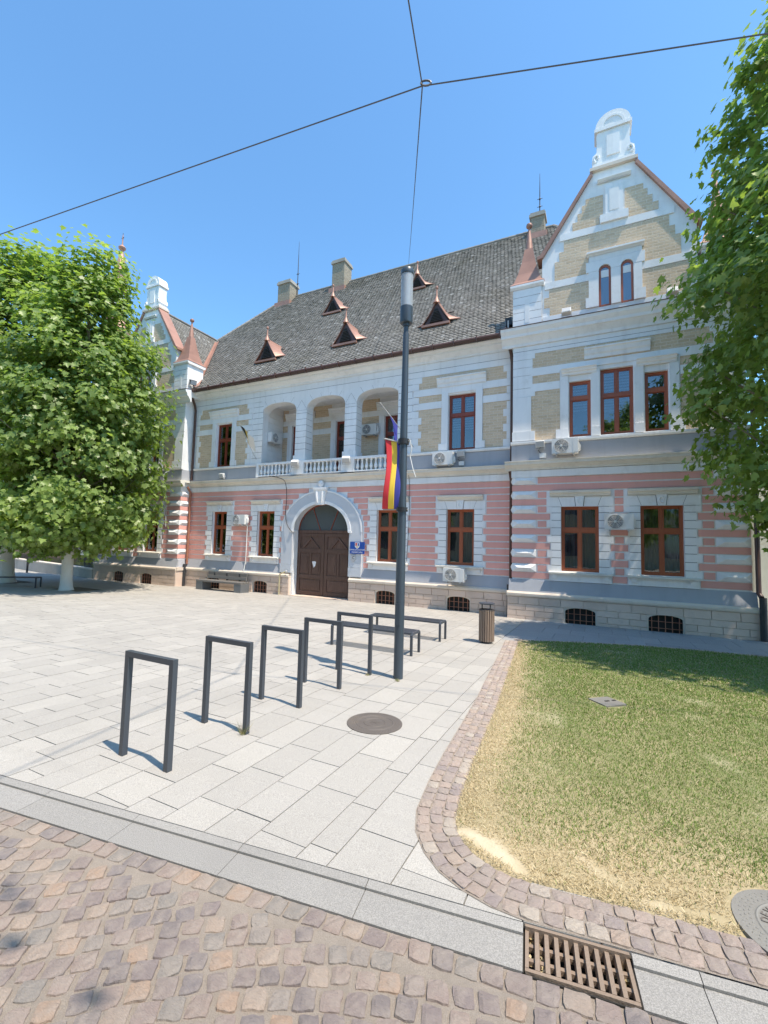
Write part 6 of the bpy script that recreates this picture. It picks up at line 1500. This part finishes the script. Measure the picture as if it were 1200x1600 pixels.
for k in range(110):
    p = A + d * (1.6 + k * .17) - nrm_ * .9; h = .95 + rng.uniform(-.03, .03)
    MB().box(p.x - .028, p.x + .028, p.y - .012, p.y + .012, .05, h).build('picket', 'fencewood', fn)
for z in (.35, .75): MB().tube([(A + d * 1.5 - nrm_ * .93).to_tuple()[:2] + (z,), (A + d * 20.5 - nrm_ * .93).to_tuple()[:2] + (z,)], .022, 6).build('rail', 'fencewood', fn)
ig = thing('iron_gate', 'black iron railing between the low wall and the left wing', 'railing', (-23.4, -.3, 0))
for k in range(12): p = A + d * (.05 + k * .13) - nrm_ * .15; MB().tube([(p.x, p.y, .45), (p.x, p.y, 1.35)], .014, 6).build('bar', 'dark_iron', ig)
for z in (.55, 1.25): p0 = A - nrm_ * .15; p1 = A + d * 1.55 - nrm_ * .15; MB().tube([(p0.x, p0.y, z), (p1.x, p1.y, z)], .018, 6).build('rail', 'dark_iron', ig)
bo = thing('bollard', 'slim dark bollard on the paving beyond the left trees', 'bollard', (-28.55, -.7, gz(-28.5, -.7))); MB().lathe([(.05, 0), (.05, .78), (.04, .80)], (0, 0, 0), 12).build('post', 'dark_iron', bo, local=True)
# garden strip, hedge, neighbour house and spire
g0 = grid_sheet('garden', [-60, -40, -23], [0, 4, 12, 30], lambda x, y: .06, 'soil'); 
for v in g0.data.vertices: v.co.y += (-.1385) * 0
me = g0.data
for v in me.vertices:
    if v.co.y < 1: v.co.y = -.2 + (-22.85 - v.co.x) * .18
P = np.stack([nr.uniform(-44, -23.2, 9000), nr.uniform(.2, 5, 9000), nr.uniform(.05, .25, 9000)], 1); P[:, 1] += (-23 - P[:, 0]) * .18
o = bpy.data.objects.new('garden_plants', leaf_mesh('garden_plants', P, nr.normal(size=P.shape) + np.array([0, 0, 1]), nr.uniform(.08, .2, len(P)), nr.random(len(P)))); link(o); tag(o, 'low green garden plants behind the picket fence', 'plants', kind='stuff')
nh = thing('neighbour_house', 'pink rendered house half hidden behind the left trees', 'house', (-36, 9, 0))
MB().box(-46, -28, 6, 14, 0, 5.2).build('wall', 'neighbour_pink', nh); MB().prism([(-46.4, 5.2), (-27.6, 5.2), (-31, 8.6), (-43, 8.6)], 5.6, 14.4).build('roof', 'rust_pipe', nh)
for k in range(6): f_ = MB().box(-44.6 + k * 2.8, -43.5 + k * 2.8, 5.94, 6.02, 1.3, 3.2).build('window', 'sign_white', nh); MB().box(-44.5 + k * 2.8, -43.6 + k * 2.8, 5.92, 5.939, 1.4, 3.1).build('pane', 'gable_glass', f_)
sp = thing('spire', 'distant slender copper spire rising above the left trees', 'tower', (-31.4, 5.0, 0))
MB().box(-32.3, -30.5, 4.1, 5.9, 0, 16.2).build('shaft', 'neighbour_cream', sp)
c = (-31.4, 5.0, 16.2)
MB().lathe([(1.35, 0), (1.1, .35), (.72, 1.6), (.5, 2.3)], c, 8).build('roof', 'copper', sp)
MB().lathe([(.42, 2.3), (.42, 3.6)], c, 8).build('lantern', 'neighbour_cream', sp)
MB().lathe([(.62, 3.6), (.62, 3.75), (.5, 3.95), (.42, 4.4), (.40, 5.0), (.50, 5.05), (.50, 5.15), (.40, 5.25), (.26, 6.1), (.13, 6.75)], c, 8).build('spire_roof', 'copper', sp)
MB().lathe([(.10, 6.75), (.10, 6.9), (.22, 7.0), (.26, 7.12), (.16, 7.25), (.05, 7.35), (.035, 8.0), (.0, 8.3)], c, 10).build('finial', 'copper', sp, smooth=True)
MB().box(-31.52, -31.28, 4.985, 5.015, 24.05, 24.12).box(-31.415, -31.385, 4.986, 5.014, 23.8, 24.45).build('cross', 'dark_iron', sp)
ng = thing('neighbour_wall', 'pale rendered wall right of the right wing, behind the tree', 'wall', (5.5, 1, 0)); MB().box(3.72, 9, .6, 9, -.1, 4.6).build('wall', 'neighbour_cream', ng); MB().box(3.68, 9, .55, 9.05, 4.602, 4.75).build('coping', 'stone_ledge', ng)
# weeds in the joints
def tuft(x_, y_, n, h, green, name, label):
    m = MB(); z = gz(x_, y_)
    for k in range(n):
        a = rng.uniform(0, 6.28); r_ = rng.uniform(0, .035); hh = h * rng.uniform(.4, 1); px, py = x_ + r_ * math.cos(a), y_ + r_ * math.sin(a); l = rng.uniform(.1, .9) * hh
        m.add([(px - .002, py, z), (px + .002, py, z), (px + l * math.cos(a), py + l * math.sin(a), z + hh)], [(0, 1, 2)], rng.random() + .01)
    me = m.mesh(name, 'grass', recalc=False); me.attributes.new('green', 'FLOAT', 'FACE').data.foreach_set('value', [1.0 if rng.random() < green else 0.0 for _ in m.f])
    o = bpy.data.objects.new(name, me); link(o); return tag(o, label, 'weeds', kind='stuff')
tuft(-3.02, -10.86, 90, .13, .45, 'weeds', 'dry grass tuft at the right foot of the second bike rack')
tuft(-2.98, -8.44, 40, .05, .3, 'weeds', 'low weeds at the foot of the farthest bike rack'); tuft(-2.50, -8.47, 70, .04, .4, 'weeds', 'low weeds around the lamp post foot')
